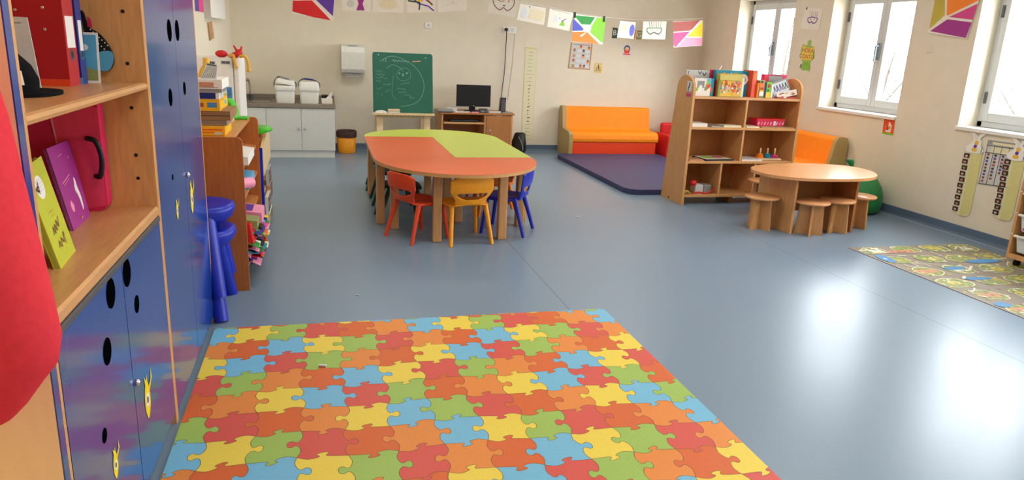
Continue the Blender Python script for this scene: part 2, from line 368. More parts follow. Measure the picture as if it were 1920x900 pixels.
for z in (.95, 1.03, 1.19, 1.335, 1.5): mb.prism(ell(-.62, z, .006, .006, 10), 'y', 2.6988, 2.7, 'black')
mb.build('side_panel', t)
MB().box(XB, XB+.01, 1.63, 2.70, .05, 2.0, 'beech').build('back_panel', t)
MB().box(XB, LX, 1.63, 2.70, 1.98, 2.0, 'beech_y').build('top', t)
MB().box(XB, LX-.03, 1.63, 2.70, 0, .05, 'grey').build('plinth', t)
MB().prism([(XB+.01, .815), (LX-.004, .815), (LX, .82), (LX, .842), (LX-.006, .85), (XB+.01, .85)], 'y', 1.63, 2.70, 'beech_y').build('counter', t)
MB().box(LX-.03, LX+.004, 1.632, 2.698, .797, .815, 'dgrey').build('edge_strip', t, label='dark grey strip under the counter', bev=.003)
zs = 1.275
MB().prism([(XB+.01, zs-.025), (LX-.012, zs-.025), (LX-.003, zs-.021), (LX, zs-.0125), (LX-.003, zs-.004), (LX-.012, zs), (XB+.01, zs)], 'y', 1.63, 2.70, 'beech_y').build('shelf', t, label='upper shelf with rounded front edge')
door(t, 1.633, 2.176, .05, .795, lambda d: (oval(d, 2.05, .755, .042), oval(d, 1.966, .622, .037), oval(d, 1.869, .429, .02), fish(d, 1.935, .313, .1)))
door(t, 2.181, 2.697, .05, .795, lambda d: (oval(d, 2.225, .757, .042), oval(d, 2.30, .632, .028), fish(d, 2.325, .313, .16)), (2.2, .417))
t = thing('wardrobe', 'tall blue two-door locker beside the blue stools, fish stickers on its doors', 'wardrobe', ((LX+XB)/2, 3.245, 0))
MB().box(XB, LX, 2.721, 2.739, 0, 2.0, 'beech').build('side_panel', t); MB().box(XB, LX, 3.752, 3.77, 0, 2.0, 'beech').build('side_panel', t)
MB().box(XB, XB+.01, 2.739, 3.752, 0, 2.0, 'beech').build('back_panel', t); MB().box(XB, LX, 2.739, 3.752, 1.98, 2.0, 'beech_y').build('top', t)
MB().box(XB, LX-.03, 2.739, 3.752, 0, .04, 'grey').build('plinth', t)
door(t, 2.741, 3.248, .04, 1.975, lambda d: (oval(d, 3.15, 1.446, .042), oval(d, 3.07, 1.197, .034), oval(d, 2.99, .9, .012), fish(d, 3.03, .765, .09)))
door(t, 3.252, 3.75, .04, 1.975, lambda d: (oval(d, 3.315, 1.447, .042), oval(d, 3.385, 1.21, .028), fish(d, 3.37, .745, .16)), (3.285, .855))
t = thing('open_wardrobe', 'open beech wardrobe with blue front edge at left edge of photo', 'wardrobe', ((LX+XB)/2, 1.05, 0))
MB().box(XB, LX, 1.575, 1.605, 0, 2.0, 'palebeech').box(LX-.0, LX+.003, 1.575, 1.605, 0, 2.0, 'lockerblue').build('side_panel', t, label='inner side panel, pale beech with a blue front edge')
MB().box(XB, LX, .5, .53, 0, 2.0, 'palebeech').build('side_panel', t); MB().box(XB, XB+.012, .53, 1.575, 0, 2.0, 'palebeech').build('back_panel', t)
MB().box(XB, LX, .53, 1.575, 1.97, 2.0, 'palebeech').build('top', t); MB().box(XB, LX, .53, 1.575, 0, .04, 'palebeech').build('bottom', t)
MB().tube([(-.74, .53, 1.56), (-.74, 1.575, 1.56)], .012, 'steel').build('clothes_rail', t)
# red garment on the rail
rings = []
for z, ex, rx in ((.70, -.62, .03), (.716, -.575, .10), (.745, -.548, .15), (.79, -.515, .19), (.84, -.49, .21), (.89, -.478, .22), (.98, -.487, .215), (1.09, -.502, .205), (1.19, -.515, .2), (1.29, -.527, .19), (1.40, -.55, .17), (1.5, -.62, .11), (1.575, -.70, .045)):
    cx = ex-rx; ry = min(.13, rx*.75)
    rings.append([(cx+rx*(math.cos(a)*(1+.03*math.sin(5*a+z*4))), 1.42+ry*math.sin(a)*(1+.08*math.sin(6*a+z*5)), z+.02*math.cos(a)*(z < .8)) for a in [2*math.pi*i/40 for i in range(40)]])
MB().loft(rings, 'coatcloth').build('red_garment', label='red cloth garment hanging at the left edge of photo', cat='clothing')
# things on the upper shelf
def lever_binder(name, lb, x1, y0, y1, z, h, d, m, edge):
    t = thing(name, lb, 'binder', (x1-d/2, (y0+y1)/2, z))
    th = .004
    MB().box(x1-d, x1, y0, y0+th, z, z+h, m).build('front_cover', t); MB().box(x1-d, x1, y1-th, y1, z, z+h, m).build('back_cover', t)
    mb = MB().box(x1-th, x1, y0+th, y1-th, z, z+h, m)
    zc = z+.09; ym = (y0+y1)/2
    art(mb, quadXp(ym-.017, ym+.017, zc-.017, zc+.017, x1), [('e', (.5, .5, .5, .5), 'chrome'), ('e', (.5, .5, .3, .3), 'black')])
    sp = mb.build('spine', t)
    MB().box(x1-.001, x1+.001, y0+.012, y1-.012, z+h-.2, z+h-.11, 'white').build('spine_label', sp)
    MB().box(x1-d+.015, x1-.012, y0+th+.004, y1-th-.006, z+.004, z+h-.02, 'paper').build('pages', t)
    mb = MB().box(x1-d, x1+.001, y0-.0012, y0, z, z+.02, edge)
    mb.build('edge_trim', t)
    for dx, dz in ((.05, .16), (.05, .22), (.12, .15), (.12, .21)): MB().ball((x1-dx, y0, z+dz), (.005, .002, .005), 'chrome', 8, 5).build('rivet', t)
lever_binder('ring_binder', 'thick red lever arch binder standing on the upper cabinet shelf', -.715, 2.425, 2.52, zs, .31, .28, 'binderred', 'chairred')
lever_binder('ring_binder', 'dark blue binder standing behind the red binder', -.712, 2.53, 2.585, zs, .30, .28, 'deepblue', 'sky')
mb = MB(); q = [PY(172, 95, 2.66), PY(187, 95, 2.66), PY(188, 156, 2.62), PY(160, 156, 2.62)]
q = [V(-.78, 2.64, zs+.155), V(-.685, 2.64, zs+.155), V(-.68, 2.60, zs), V(-.775, 2.60, zs)]
art(mb, q, [('r', (.06, .94, .05, .95), 'sky'), ('p', [(.06, .05), (.94, .05), (.94, .25), (.5, .32), (.06, .2)], 'mapgreen'), ('e', (.45, .7, .25, .08), 'white')], 'white', th=.003)
mb.build('picture_card', label='small sky-and-grass picture card leaning beside the blue binder', cat='card')
mb = MB()
sil = spline([(150, 22), (158, 60), (166, 92), (176, 118), (186, 132), (204, 132), (213, 118), (210, 100), (200, 80), (184, 62), (166, 50), (156, 24)], 4)
vs = [PY(x, y, 2.672) for x, y in sil]
n = len(vs); mb.add(vs+[q+V(0, .012, 0) for q in vs], [tuple(range(n))[::-1], tuple(range(n, 2*n))]+[(i, (i+1) % n, n+(i+1) % n, n+i) for i in range(n)], 'black')
bl = [PY(x, y, 2.6708) for x, y in spline([(186, 98), (209, 97), (213, 114), (205, 131), (188, 132), (178, 120)], 4)]; mb.add(bl, [tuple(range(len(bl)))], 'sky')
for k in range(7):
    for off in (0, 9):
        c = PY(163+k*5.4+off*.7, 62+k*5-off*.75, 2.6705); mb.ball(c, (.0022, .001, .0022), 'white', 6, 4)
rd = [PY(x, y, 2.6707) for x, y in ((163, 30), (170, 36), (173, 52), (164, 50))]; mb.add(rd, [(0, 1, 2, 3)], 'magenta')
mb.build('guitar_shaped_toy', label='black curved toy with white dots and a round blue end', cat='toy')
mb = MB(); q = [V(-.93, 2.30, zs+.19), V(-.765, 2.30, zs+.19), V(-.735, 2.25, zs), V(-.93, 2.25, zs)]
art(mb, q, [('p', rrect(.3, .62, .5, .8, .1), 'deepblue'), ('e', (.36, .68, .1, .1), 'fishyellow'), ('r', (.62, .98, .03, .18), 'lgreen'), ('r', (.3, .62, .42, .52), 'dkgreen'), ('l', [(.1, .92), (.9, .92)], 'grey', .002)], 'lgrey', th=.004)
mb.build('picture_card', label='pale card with a small picture leaning behind the black cap', cat='card')
t = thing('cap', 'black peaked cap lying on the upper shelf before the red binder', 'cap', (-.78, 2.1, zs))
rings = []
for z, r in ((0, .095), (.035, .098), (.07, .085), (.1, .06), (.115, .02)): rings.append([(-.8+r*math.cos(a)*1.1, 2.1+r*math.sin(a), zs+.003+z) for a in [2*math.pi*i/24 for i in range(24)]])
cr = MB().loft(rings, 'capcloth').build('crown', t)
MB().ball((-.8, 2.1, zs+.118), (.008, .008, .005), 'capcloth', 8, 5).build('button', cr)
MB().prism(spline([(-.76, 2.02), (-.70, 2.0), (-.655, 2.06), (-.655, 2.16), (-.70, 2.22), (-.76, 2.2)], 4), 'z', zs+.001, zs+.009, 'capcloth').build('peak', t, bev=.003)
mb = MB(); art(mb, [V(-.735, 2.005, zs+.065), V(-.70, 2.025, zs+.063), V(-.695, 2.02, zs+.03), V(-.73, 2.0, zs+.03)], [], 'white', th=.002); mb.build('tag', t)
# things on the counter
zc = .85
t = thing('document_case', 'transparent magenta plastic document case with black handle standing on the counter', 'case', (-.87, 2.665, zc))
MB().prism(rrect(-1.03, -.705, zc, zc+.365, (.005, .03, .02, .005)), 'y', 2.63, 2.69, 'magenta').prism([(-.811, zc+.004), (-.709, zc+.02), (-.706, zc+.345), (-.845, zc+.362)], 'y', 2.6285, 2.63, 'casepink').prism([(-.815, zc), (-.811, zc), (-.845, zc+.365), (-.849, zc+.365)], 'y', 2.627, 2.63, 'lpink').build('shell', t, bev=.004)
MB().tube(spline([(-.745, 2.628, zc+.245), (-.732, 2.60, zc+.248), (-.712, 2.595, zc+.24), (-.70, 2.595, zc+.20), (-.70, 2.595, zc+.16), (-.71, 2.60, zc+.125), (-.73, 2.628, zc+.12)], 4, False), .0085, 'black').build('handle', t)
def book(name, lb, b0, b1, t1, t0, th, cov, items, pages='paper', cat='book'):
    # corners of the front cover: bottom-left, bottom-right, top-right, top-left
    b0, b1, t1, t0 = map(Vector, (b0, b1, t1, t0)); n = (b1-b0).cross(t0-b0).normalized()
    t = thing(name, lb, cat, tuple((b0+b1)/2-n*th/2)); c = .003
    def slab(a, b, m, ins=0):
        ex = (b1-b0).normalized()*ins; ez = (t0-b0).normalized()*ins
        P = [b0+ex*0+ez, b1-ex+ez, t1-ex-ez, t0-ez]; return MB().hexa([p-n*b for p in P], [p-n*a for p in P], m)
    mb = slab(0, c, cov); art(mb, [t0, t1, b1, b0], items); mb.build('front_cover', t)
    slab(th-c, th, cov).build('back_cover', t); slab(c, th-c, pages, .004).build('pages', t)
    sp = MB().hexa([b0-n*c, b0+(b1-b0).normalized()*.004-n*c, b0+(b1-b0).normalized()*.004-n*(th-c), b0-n*(th-c)][::-1], [t0-n*c, t0+(t1-t0).normalized()*.004-n*c, t0+(t1-t0).normalized()*.004-n*(th-c), t0-n*(th-c)][::-1], cov).build('spine', t)
    return t
book('book', 'lime-green picture book leaning forward-most on the counter', (-.652, 1.975, zc), (-.668, 2.15, zc), PX(77, 292, -.735), PX(42, 318, -.72), .016, 'leafgreen',
     [('e', (.42, .76, .2, .115), 'white'), ('p', [(.2, .76), (.4, .83), (.34, .7)], 'ink')]+[('l', [(.27, .72+.035*k), (.6, .73+.035*k)], 'lgrey', .0015) for k in range(4)]+
     [('l', [(.25, .3), (.32, .37), (.36, .3), (.42, .38), (.46, .31), (.55, .4), (.6, .33), (.7, .42)], 'brownline', .004), ('l', [(.3, .16), (.36, .22), (.42, .15), (.5, .23), (.58, .17), (.7, .26), (.66, .14)], 'brownline', .004), ('l', [(.4, .5), (.62, .5)], 'khaki', .003), ('l', [(.44, .46), (.58, .46)], 'khaki', .002)])
book('book', 'violet picture book with a thin white long-legged figure on its cover', (-.735, 2.37, zc), (-.742, 2.565, zc), PX(129, 262, -.80), PX(87, 279, -.80), .011, 'violet',
     [('l', [(.66, .82), (.68, .55)], 'white', .003), ('l', [(.73, .82), (.72, .55)], 'white', .003), ('p', spline([(.66, .54), (.74, .53), (.75, .42), (.8, .3), (.78, .16), (.72, .14), (.7, .28), (.62, .4), (.6, .35)], 3), 'white'), ('e', (.28, .25, .07, .07), 'lpink'), ('l', [(.3, .86), (.5, .88)], 'lpink', .002), ('l', [(.15, .55), (.35, .58), (.55, .61)], 'lpink', .003), ('l', [(.2, .52), (.5, .57)], 'lpink', .002), ('l', [(.5, .06), (.6, .07)], 'gold', .003)])
MB().box(-1.0, -.84, 2.20, 2.34, zc, zc+.16, 'dgrey').box(-1.003, -.837, 2.197, 2.343, zc+.15, zc+.175, 'black').build('storage_box', label='black box standing behind the lime book', cat='box', bev=.004)
MB().tube([(-.79, 1.90, zc), (-.80, 1.93, zc+.27)], .012, 'red').tube([(-.80, 1.93, zc+.27), (-.80, 1.93, zc+.285)], .006, 'black').build('marker', label='red marker standing upright behind the red garment', cat='pen')
mb = MB().lathe([(.0, 0), (.03, 0), (.032, .02), (.03, .2), (.022, .24), (.012, .26), (.012, .29), (0, .29)], (-.79, 2.02, zc), 'blue', 18); mb.tube([(-.79, 2.02, zc+.29), (-.80, 1.99, zc+.32)], .006, 'white'); mb.build('bottle', label='slim blue bottle with a white nozzle on the counter', cat='bottle')
# ------------------------------------------------------------------ two stacked blue stools
def stool(z0, lb):
    cx, cy = -.745, 3.995; t = thing('blue_stool', lb, 'stool', (cx, cy, z0), group='stacked blue stools'); H = .43; R = .2
    rings = []
    for dz, k in ((-.075, .72), (-.07, .86), (-.045, .95), (-.01, 1.0), (.012, .98), (.02, .9), (.012, .6), (.006, .2)):
        rings.append([(cx+R*1.42*k*math.copysign(abs(math.cos(a))**.8, math.cos(a)), cy+R*.94*k*math.copysign(abs(math.sin(a))**.8, math.sin(a)), z0+H+dz) for a in [2*math.pi*i/36 for i in range(36)]])
    MB().loft(rings, 'stoolblue').build('seat', t)
    for sx in (1, -1):
        for sy in (1, -1):
            f = (cx+sx*.215, cy+(.195 if sy > 0 else (-.245 if sx > 0 else -.165)), z0+.0); tp = (cx+sx*.15, cy+sy*.115, z0+H-.04)
            mid = tuple((a+b)/2 for a, b in zip(f, tp))
            MB().tube([f, mid, tp], [.035, .043, .05], 'stoolblue', 14).build('leg', t, bev=.004)
    return t
stool(0, 'lower blue plastic stool, standing on the floor beside the lockers'); stool(.13, 'upper blue plastic stool, stacked on the other')
# ------------------------------------------------------------------ low wooden shelf with games on top
XS0, XS1 = XL+.02, -.432
t = thing('low_bookcase', 'low reddish wooden bookcase beyond the blue stools with games stacked on top', 'bookcase', ((XS0+XS1)/2, 4.77, 0))
for y in (4.23, 5.30): MB().prism(rrect(XS0, XS1, 0, .892, (0, 0, .03, .01)), 'y', y, y+.022, 'shelfwood').build('side_panel', t, bev=.002)
MB().box(XS0, XS1-.05, 4.252, 5.30, .868, .89, 'shelfwood_y').build('top', t, bev=.002)
MB().box(XS0, XS0+.012, 4.252, 5.30, .05, .868, 'shelfwood').build('back_panel', t)
for z in (.10, .34, .52, .70): MB().hexa([(XS0+.012, 4.252, z+.06), (XS1-.02, 4.252, z-.02), (XS1-.02, 5.30, z-.02), (XS0+.012, 5.30, z+.06)], [(XS0+.012, 4.252, z+.08), (XS1-.02, 4.252, z), (XS1-.02, 5.30, z), (XS0+.012, 5.30, z+.08)], 'shelfwood_y').build('shelf', t)
def tbox(name, lb, cat, x0, x1, y0, y1, z0, z1, m, side=None, bev=.003, items=None, xitems=None, group=None):
    mb = MB().box(x0, x1, y0, y1, z0, z1, m)
    if items: art(mb, quadY(x0, x1, z0, z1, y0), items)
    if xitems: art(mb, quadXp(y0, y1, z0, z1, x1), xitems)
    return mb.build(name, label=lb, cat=cat, group=group)
G = 'games stacked on the low bookcase'
ys = 4.30
def xz(px, py): p = PY(px, py, ys); return p.x, p.z
tbox('game_box', 'yellow game box at the bottom of the stack on the low bookcase', 'game', -1.0, xz(407, 0)[0], ys, 4.62, .891, .945, 'boxyel', items=[('l', [(.75, .62), (.97, .6)], 'chairred', .006), ('l', [(.75, .35), (.9, .33)], 'chairred', .005), ('r', (.88, .97, .1, .35), 'lgrey')], xitems=[('r', (.2, .8, .2, .75), 'yellow')], group=G)
tbox('game_board', 'grey-brown board lying on the bottom yellow game box', 'board', -1.0, xz(411, 0)[0], ys+.01, 4.60, .946, .975, 'cardgrey', items=[('l', [(.0, .5), (1, .45)], 'cardbrown', .005)], group=G)
tbox('game_board', 'thick brown board just under the upper yellow game box', 'board', -1.0, xz(419, 0)[0], ys, 4.64, .976, 1.027, 'cardbrown', items=[('l', [(0, .52), (1, .5)], 'bagbrown', .004)], group=G)
tbox('game_box', 'yellow game box with a blue picture, on the brown board', 'game', -1.0, xz(400, 0)[0], ys-.01, 4.66, 1.028, 1.089, 'boxyel', items=[('r', (.86, .97, .3, .75), 'mapblue'), ('r', (.74, .82, .35, .7), 'brown')], xitems=[('r', (.1, .9, .2, .8), 'yellow'), ('r', (.6, .8, .3, .7), 'sky')], group=G)
tbox('game_box', 'white and dark blue box on top of the upper yellow game box', 'game', -.98, xz(399, 0)[0], ys+.01, 4.5, 1.09, 1.126, 'white', items=[('r', (.74, .96, .05, .95), 'deepblue')], group=G)
tbox('magazine', 'grey magazine pile under the white game box', 'magazine', -.98, xz(405, 0)[0], ys, 4.55, 1.127, 1.146, 'grey', group=G)
tbox('game_box', 'white game box with a pink label, topmost box of the stack', 'game', -.95, xz(407, 0)[0], ys-.01, 4.6, 1.147, 1.197, 'white', items=[('r', (.72, .9, .2, .7), 'mappink'), ('l', [(.72, .15), (.95, .15)], 'grey', .004)], group=G)
tbox('eraser_box', 'tiny blue box standing behind the white and dark blue box', 'box', xz(411, 0)[0], xz(416, 0)[0]+.012, 4.40, 4.43, 1.0895, 1.15, 'mapblue')
mb = MB(); q = [PY(388, 118, 4.42), PY(407, 122, 4.40), PY(407, 158, 4.32), PY(376, 160, 4.32)]
q = [Vector(p) for p in q]; zt = 1.1985; q[2].z = q[3].z = zt
art(mb, q, [('r', (.05, .95, .86, .98), 'dgrey')]+[('l', [(.08+.13*k, .05), (.2+.13*k, .84)], 'grey', .004) for k in range(7)]+[('l', [(.02, .1+.12*k), (.98, .14+.12*k)], 'grey', .003) for k in range(6)], 'lgrey', th=.004)
mb.build('printed_sheet', label='grey striped sheet leaning upright on the topmost white game box', cat='sheet')
mb = MB(); pts = [PY(x, y, 4.5) for x, y in ((386, 108), (387, 124), (380, 130), (376, 148), (377, 160))]; pts[-1].z = 1.1985
mb.tube(pts, [.018, .02, .014, .02, .016], 'gold', 8); mb.build('folded_scarf', label='yellow cloth strip hanging behind the striped sheet', cat='cloth')
MB().box(-.66, -.60, 4.72, 4.9, .892, .985, 'yellow').build('game_box', label='plain yellow box standing behind the game stack', cat='box', bev=.003)
MB().prism([(-.62, .892), (-.56, .892), (-.57, .96), (-.6, .985)], 'y', 4.95, 5.1, 'skin').build('paper_bag', label='pale paper packet beside the green toy on the low bookcase', cat='packet')
# things lying on the sloping shelves
def shelfz(z, x): return z+.08*(XS1-.02-x)/(XS1-.02-XS0-.012)
def lying(name, lb, cat, y0, y1, zsh, x0, x1, th, m, items=None, dx=0):
    a, b = shelfz(zsh, x0)+.002, shelfz(zsh, x1)+.002
    mb = MB().hexa([(x0, y0, a), (x1, y0, b), (x1, y1, b), (x0, y1, a)], [(x0, y0, a+th), (x1, y0, b+th), (x1, y1, b+th), (x0, y1, a+th)], m)
    if items: art(mb, [(x0, y1, a+th), (x1, y1, b+th), (x1, y0, b+th), (x0, y0, a+th)][1:]+[(x0, y1, a+th)], items)
    return mb.build(name, label=lb, cat=cat, bev=.002)
lying('white_box', 'white cardboard box on the top shelf of the low bookcase', 'box', 4.45, 4.85, .70, -.68, -.425, .05, 'white')
lying('paper_roll', 'sky-blue folded paper on the second shelf of the low bookcase', 'paper', 4.62, 4.95, .52, -.66, -.44, .06, 'sky')
MB().tube([(-.55, 4.36, .60), (-.42, 4.52, .585)], .033, 'lpink', 14).tube([(-.421, 4.52, .585), (-.418, 4.524, .585)], .02, 'dgrey', 14).build('cardboard_tube', label='pale cardboard tube poking out of the second shelf', cat='tube')
lying('book', 'green-striped book sticking out of the low bookcase', 'book', 4.36, 4.50, .34, -.66, -.385, .05, 'mapgreen', [('r', (.2, .8, .1, .3), 'chairred')])
lying('book', 'lilac book sticking out behind the green-striped book', 'book', 4.52, 4.74, .34, -.66, -.37, .065, 'lpink', [('r', (.1, .9, .5, .8), 'purple')])
MB().hexa([(-.46, 4.30, .25), (-.405, 4.30, .26), (-.39, 4.62, .26), (-.45, 4.62, .25)], [(-.475, 4.30, .37), (-.42, 4.30, .38), (-.41, 4.62, .385), (-.465, 4.62, .37)], 'red').build('folder', label='bright red folder on the third shelf of the low bookcase', cat='folder', bev=.003)
r = random.Random(3); mb = MB(); NP = 150; cols = ['red', 'chairred', 'pink', 'white', 'sky', 'green', 'lpink', 'deepblue', 'orange', 'purple', 'yellow', 'teal', 'paper', 'black', 'lgreen']
for k in range(NP):
    z = .13+.195*k/NP+r.uniform(-.006, .006); ya = r.uniform(4.27, 4.85); L = r.uniform(.05, .16); x1 = -.43+r.uniform(-.02, .085)*(1-.3*abs(k-NP/2)/NP); d = r.uniform(.0, .05); sk = r.uniform(-.05, .05); cu = r.uniform(-.015, .02)
    P = [(-.58, 0, z), (-.47, 0, z+cu*.3), ((x1-.45)/2-.005, .5*sk, z-d*.4+cu), (x1, sk, z-d)]
    m_ = r.choice(cols)
    for a, b in zip(P[:-1], P[1:]): mb.hexa([(a[0], ya+a[1], a[2]), (b[0], ya+b[1], b[2]), (b[0], ya+b[1]+L, b[2]), (a[0], ya+a[1]+L, a[2])], [(a[0], ya+a[1], a[2]+.002), (b[0], ya+b[1], b[2]+.002), (b[0], ya+b[1]+L, b[2]+.002), (a[0], ya+a[1]+L, a[2]+.002)], m_)
mb.build('paper_pile', label='heap of many coloured craft papers spilling from the low bookcase', cat='paper', kind='stuff')
# ------------------------------------------------------------------ second unit: book box with blue end
t = thing('book_box', 'pale wooden book box with a blue end panel behind the low bookcase', 'book box', (-.62, 6.0, 0))
MB().box(-.62, -.435, 5.60, 5.62, .0, .635, 'stoolblue').build('end_panel', t, label='blue end panel')
MB().prism([(5.62, .42), (6.42, .44), (6.42, .655), (6.36, .70), (6.2, .71), (5.62, .625)], 'x', -.452, -.432, 'beech_pale').build('front_panel', t)
MB().box(-.95, -.452, 6.40, 6.42, 0, .66, 'beech_pale').build('side_panel', t); MB().box(-.95, -.93, 5.62, 6.40, 0, .70, 'beech_pale').build('back_panel', t)
MB().box(-.93, -.452, 5.62, 6.40, .42, .44, 'shelfwood_y').build('bottom', t)
for y in (5.84, 6.1): MB().box(-.93, -.452, y, y+.015, .44, .68, 'shelfwood').build('divider', t)
for z in (.05, .25): MB().box(-.93, -.45, 5.62, 6.40, z, z+.018, 'beech_pale').build('shelf', t)
lb = ['grey printed card hanging highest on the book box front', 'pink and grey printed card hanging mid-height on the book box front', 'printed card with a white border, lowest on the book box front', 'yellowish printed card nearest the floor on the book box']
for k, (y0, y1, z0, z1, m, m2) in enumerate(((6.02, 6.3, .27, .40, 'lgrey', 'dgrey'), (5.98, 6.3, .15, .27, 'mappink', 'grey'), (5.72, 6.0, .10, .24, 'white', 'dkgreen'), (5.75, 6.08, .02, .10, 'paper', 'khaki'))):
    mb = MB(); art(mb, quadXp(y0, y1, z0, z1, -.425+.004*k), [('r', (.05, .45, .1, .9), m2), ('r', (.52, .95, .5, .92), 'brown'), ('r', (.52, .95, .1, .42), 'dgrey'), ('e', (.25, .5, .1, .2), 'skin'), ('e', (.72, .7, .08, .12), 'lgrey'), ('r', (.6, .85, .18, .34), 'khaki')], m, th=.022)
    mb.build('printed_card', label=lb[k], cat='card')
t = thing('toy_chair', 'bright green curved toy chair on the far end of the low bookcase', 'toy', (-.60, 5.2, .89))
MB().loft([[(-.60+dx+.03*math.cos(a), 5.2+.06*math.sin(a), .89+z) for a in [2*math.pi*i/14 for i in range(14)]] for dx, z in ((.035, .0), (.03, .05), (.015, .10), (-.01, .14), (-.045, .16), (-.06, .155))], 'toygreen').build('back', t)
MB().box(-.60, -.48, 5.14, 5.26, .891, .905, 'toygreen').build('seat', t, bev=.005)
t = thing('toy_chair', 'bright green toy seat lying on top of the book box', 'toy', (-.46, 5.95, .67))
MB().loft([[(-.47+sx*math.cos(a), 5.95+.09*math.sin(a), z) for a in [2*math.pi*i/16 for i in range(16)]] for sx, z in ((.03, .705), (.085, .72), (.095, .735), (.08, .75), (.05, .755))], 'toygreen').build('seat', t)
MB().tube([(-.47, 5.95, .66), (-.47, 5.95, .71)], .022, 'shelfwood').build('post', t)
MB().box(-.62, -.56, 5.66, 5.72, .44, .69, 'yellow').box(-.618, -.562, 5.664, 5.716, .69, .72, 'white').build('glue_bottle', label='yellow and white bottle standing in the book box', cat='bottle', bev=.008)
# ------------------------------------------------------------------ fridge
FX0, FX1, FY0, FY1, FH = XL+.02, -.71, 6.55, 7.05, 1.245
t = thing('fridge', 'white fridge against the left wall with magnets on its side', 'fridge', ((FX0+FX1)/2, 6.8, 0))
mb = MB().box(FX0, FX1, FY0, FY1, .03, FH, 'white'); mb.build('body', t, bev=.008)
MB().box(FX1+.006, FX1+.05, FY0, FY1, .05, FH, 'white').build('door', t, bev=.012)
for x in (FX0+.04, FX1-.04):
    for y in (FY0+.04, FY1-.04): MB().lathe([(0, 0), (.018, 0), (.018, .03), (0, .03)], (x, y, 0), 'dgrey', 12).build('foot', t)
MB().box(FX1, FX1+.006, FY0+.01, FY1-.01, .06, FH-.01, 'grey').build('seal', t)
for (px, py, w_, h_, lb) in ((397, 118, .05, .026, 'small grey magnet at the left of the fridge side'), (423, 117, .07, .024, 'wide grey magnet in the middle of the fridge side')):
    p = PY(px, py, FY0); MB().box(p.x-w_/2, p.x+w_/2, FY0-.004, FY0, p.z-h_/2, p.z+h_/2, 'grey').box(p.x-w_*.4, p.x-w_*.05, FY0-.0048, FY0-.004, p.z-h_*.3, p.z+h_*.3, 'dgrey').box(p.x+w_*.05, p.x+w_*.4, FY0-.0048, FY0-.004, p.z-h_*.3, p.z+h_*.3, 'dgrey').build('fridge_magnet', label=lb, cat='magnet')
MB().ball((-.80, 6.62, FH+.028), (.05, .05, .03), 'red').build('ball', label='red dome-shaped lid on top of the fridge', cat='lid')
t = thing('puppet', 'red and yellow cloth puppet slumped over the front of the fridge top', 'puppet', (-.665, 6.6, FH))
MB().loft([[(-.675+dx+r_*math.cos(a), 6.6+r_*math.sin(a)*.8, FH+z) for a in [2*math.pi*i/14 for i in range(14)]] for dx, z, r_ in ((-.03, 0, .03), (-.03, .015, .05), (-.01, .03, .045), (.015, .05, .03), (.02, .07, .012))], 'red').build('head', t)
for a, b in (((.0, .05), (-.03, .1)), ((.02, .05), (.035, .095)), ((.03, .03), (.06, -.0))): MB().tube([(-.67+a[0], 6.6, FH+a[1]), (-.67+b[0], 6.6, FH+b[1])], [.012, .006], 'red').build('tuft', t)
MB().tube(spline([(-.73, 6.56, FH+.012), (-.70, 6.54, FH+.02), (-.69, 6.532, FH-.03), (-.675, 6.53, FH-.08)], 4, False), [.012]*12+[.02], 'gold').build('arm', t)
MB().tube(spline([(-.65, 6.56, FH+.012), (-.61, 6.54, FH+.018), (-.588, 6.55, FH-.03), (-.585, 6.55, FH-.08), (-.583, 6.55, FH-.11)], 4, False), [.014]*14+[.022, .024, .012], 'gold').build('arm', t)
# left wall
mb = MB().box(XL, XL+.06, 7.75, 8.9, 1.58, 1.95, 'white').box(XL, XL+.062, 7.745, 7.75, 1.575, 1.95, 'lgrey'); mb.build('wall_panel', label='white box panel mounted high on the left wall', cat='panel', bev=.003)
mb = MB(); art(mb, quadXp(7.2, 7.7, 1.62, 1.95, XL+.004), [('r', (0, .45, 0, 1), 'purple'), ('r', (.45, 1, 0, 1), 'pink')], 'paper', th=.003); mb.build('drawing', label='purple and pink drawing on the left wall above the lockers', cat='drawing')
t = thing('wall_hanging', 'tan hand-shaped wall hanging below the white wall panel', 'ornament', (XL, 8.05, 1.36))
MB().prism([(7.9, 1.53), (8.1, 1.54), (8.12, 1.38), (7.96, 1.36)], 'x', XL+.002, XL+.015, 'tan').build('panel', t)
for k in range(3): MB().prism(rrect(8.1+.045*k, 8.135+.045*k, 1.44-.03*k, 1.545-.03*k, .012), 'x', XL+.002, XL+.02, 'skin').build('strip', t)
# ------------------------------------------------------------------ kitchen counter at the back
CX0, CX1, CY, CZ = XL+.01, .155, 9.17, .65
t = thing('kitchen_cabinet', 'pale grey kitchen base cabinet in the back corner', 'cabinet', ((CX0+CX1)/2, 9.5, 0))
MB().box(CX0, CX1-.012, CY+.02, 9.83, .0, .085, 'cabwhite').build('plinth', t)
MB().box(CX0, CX1-.005, CY+.016, 9.83, .085, .60, 'cabwhite').build('carcass', t)
for x0, x1, k in ((CX0, -.652, 0), (-.648, -.247, -.275), (-.243, CX1-.005, -.205)):
    d = MB().box(x0, x1, CY-.002, CY+.015, .09, .597, 'cabwhite').build('door', t, bev=.002)
    if k: MB().lathe([(0, 0), (.009, 0), (.009, .005), (.013, .012), (.012, .02), (0, .024)], (0, 0, 0), 'steel', 14).xf(Matrix.Translation((k, CY-.002, .355)) @ Matrix.Rotation(math.pi/2, 4, 'X')).build('knob', d)
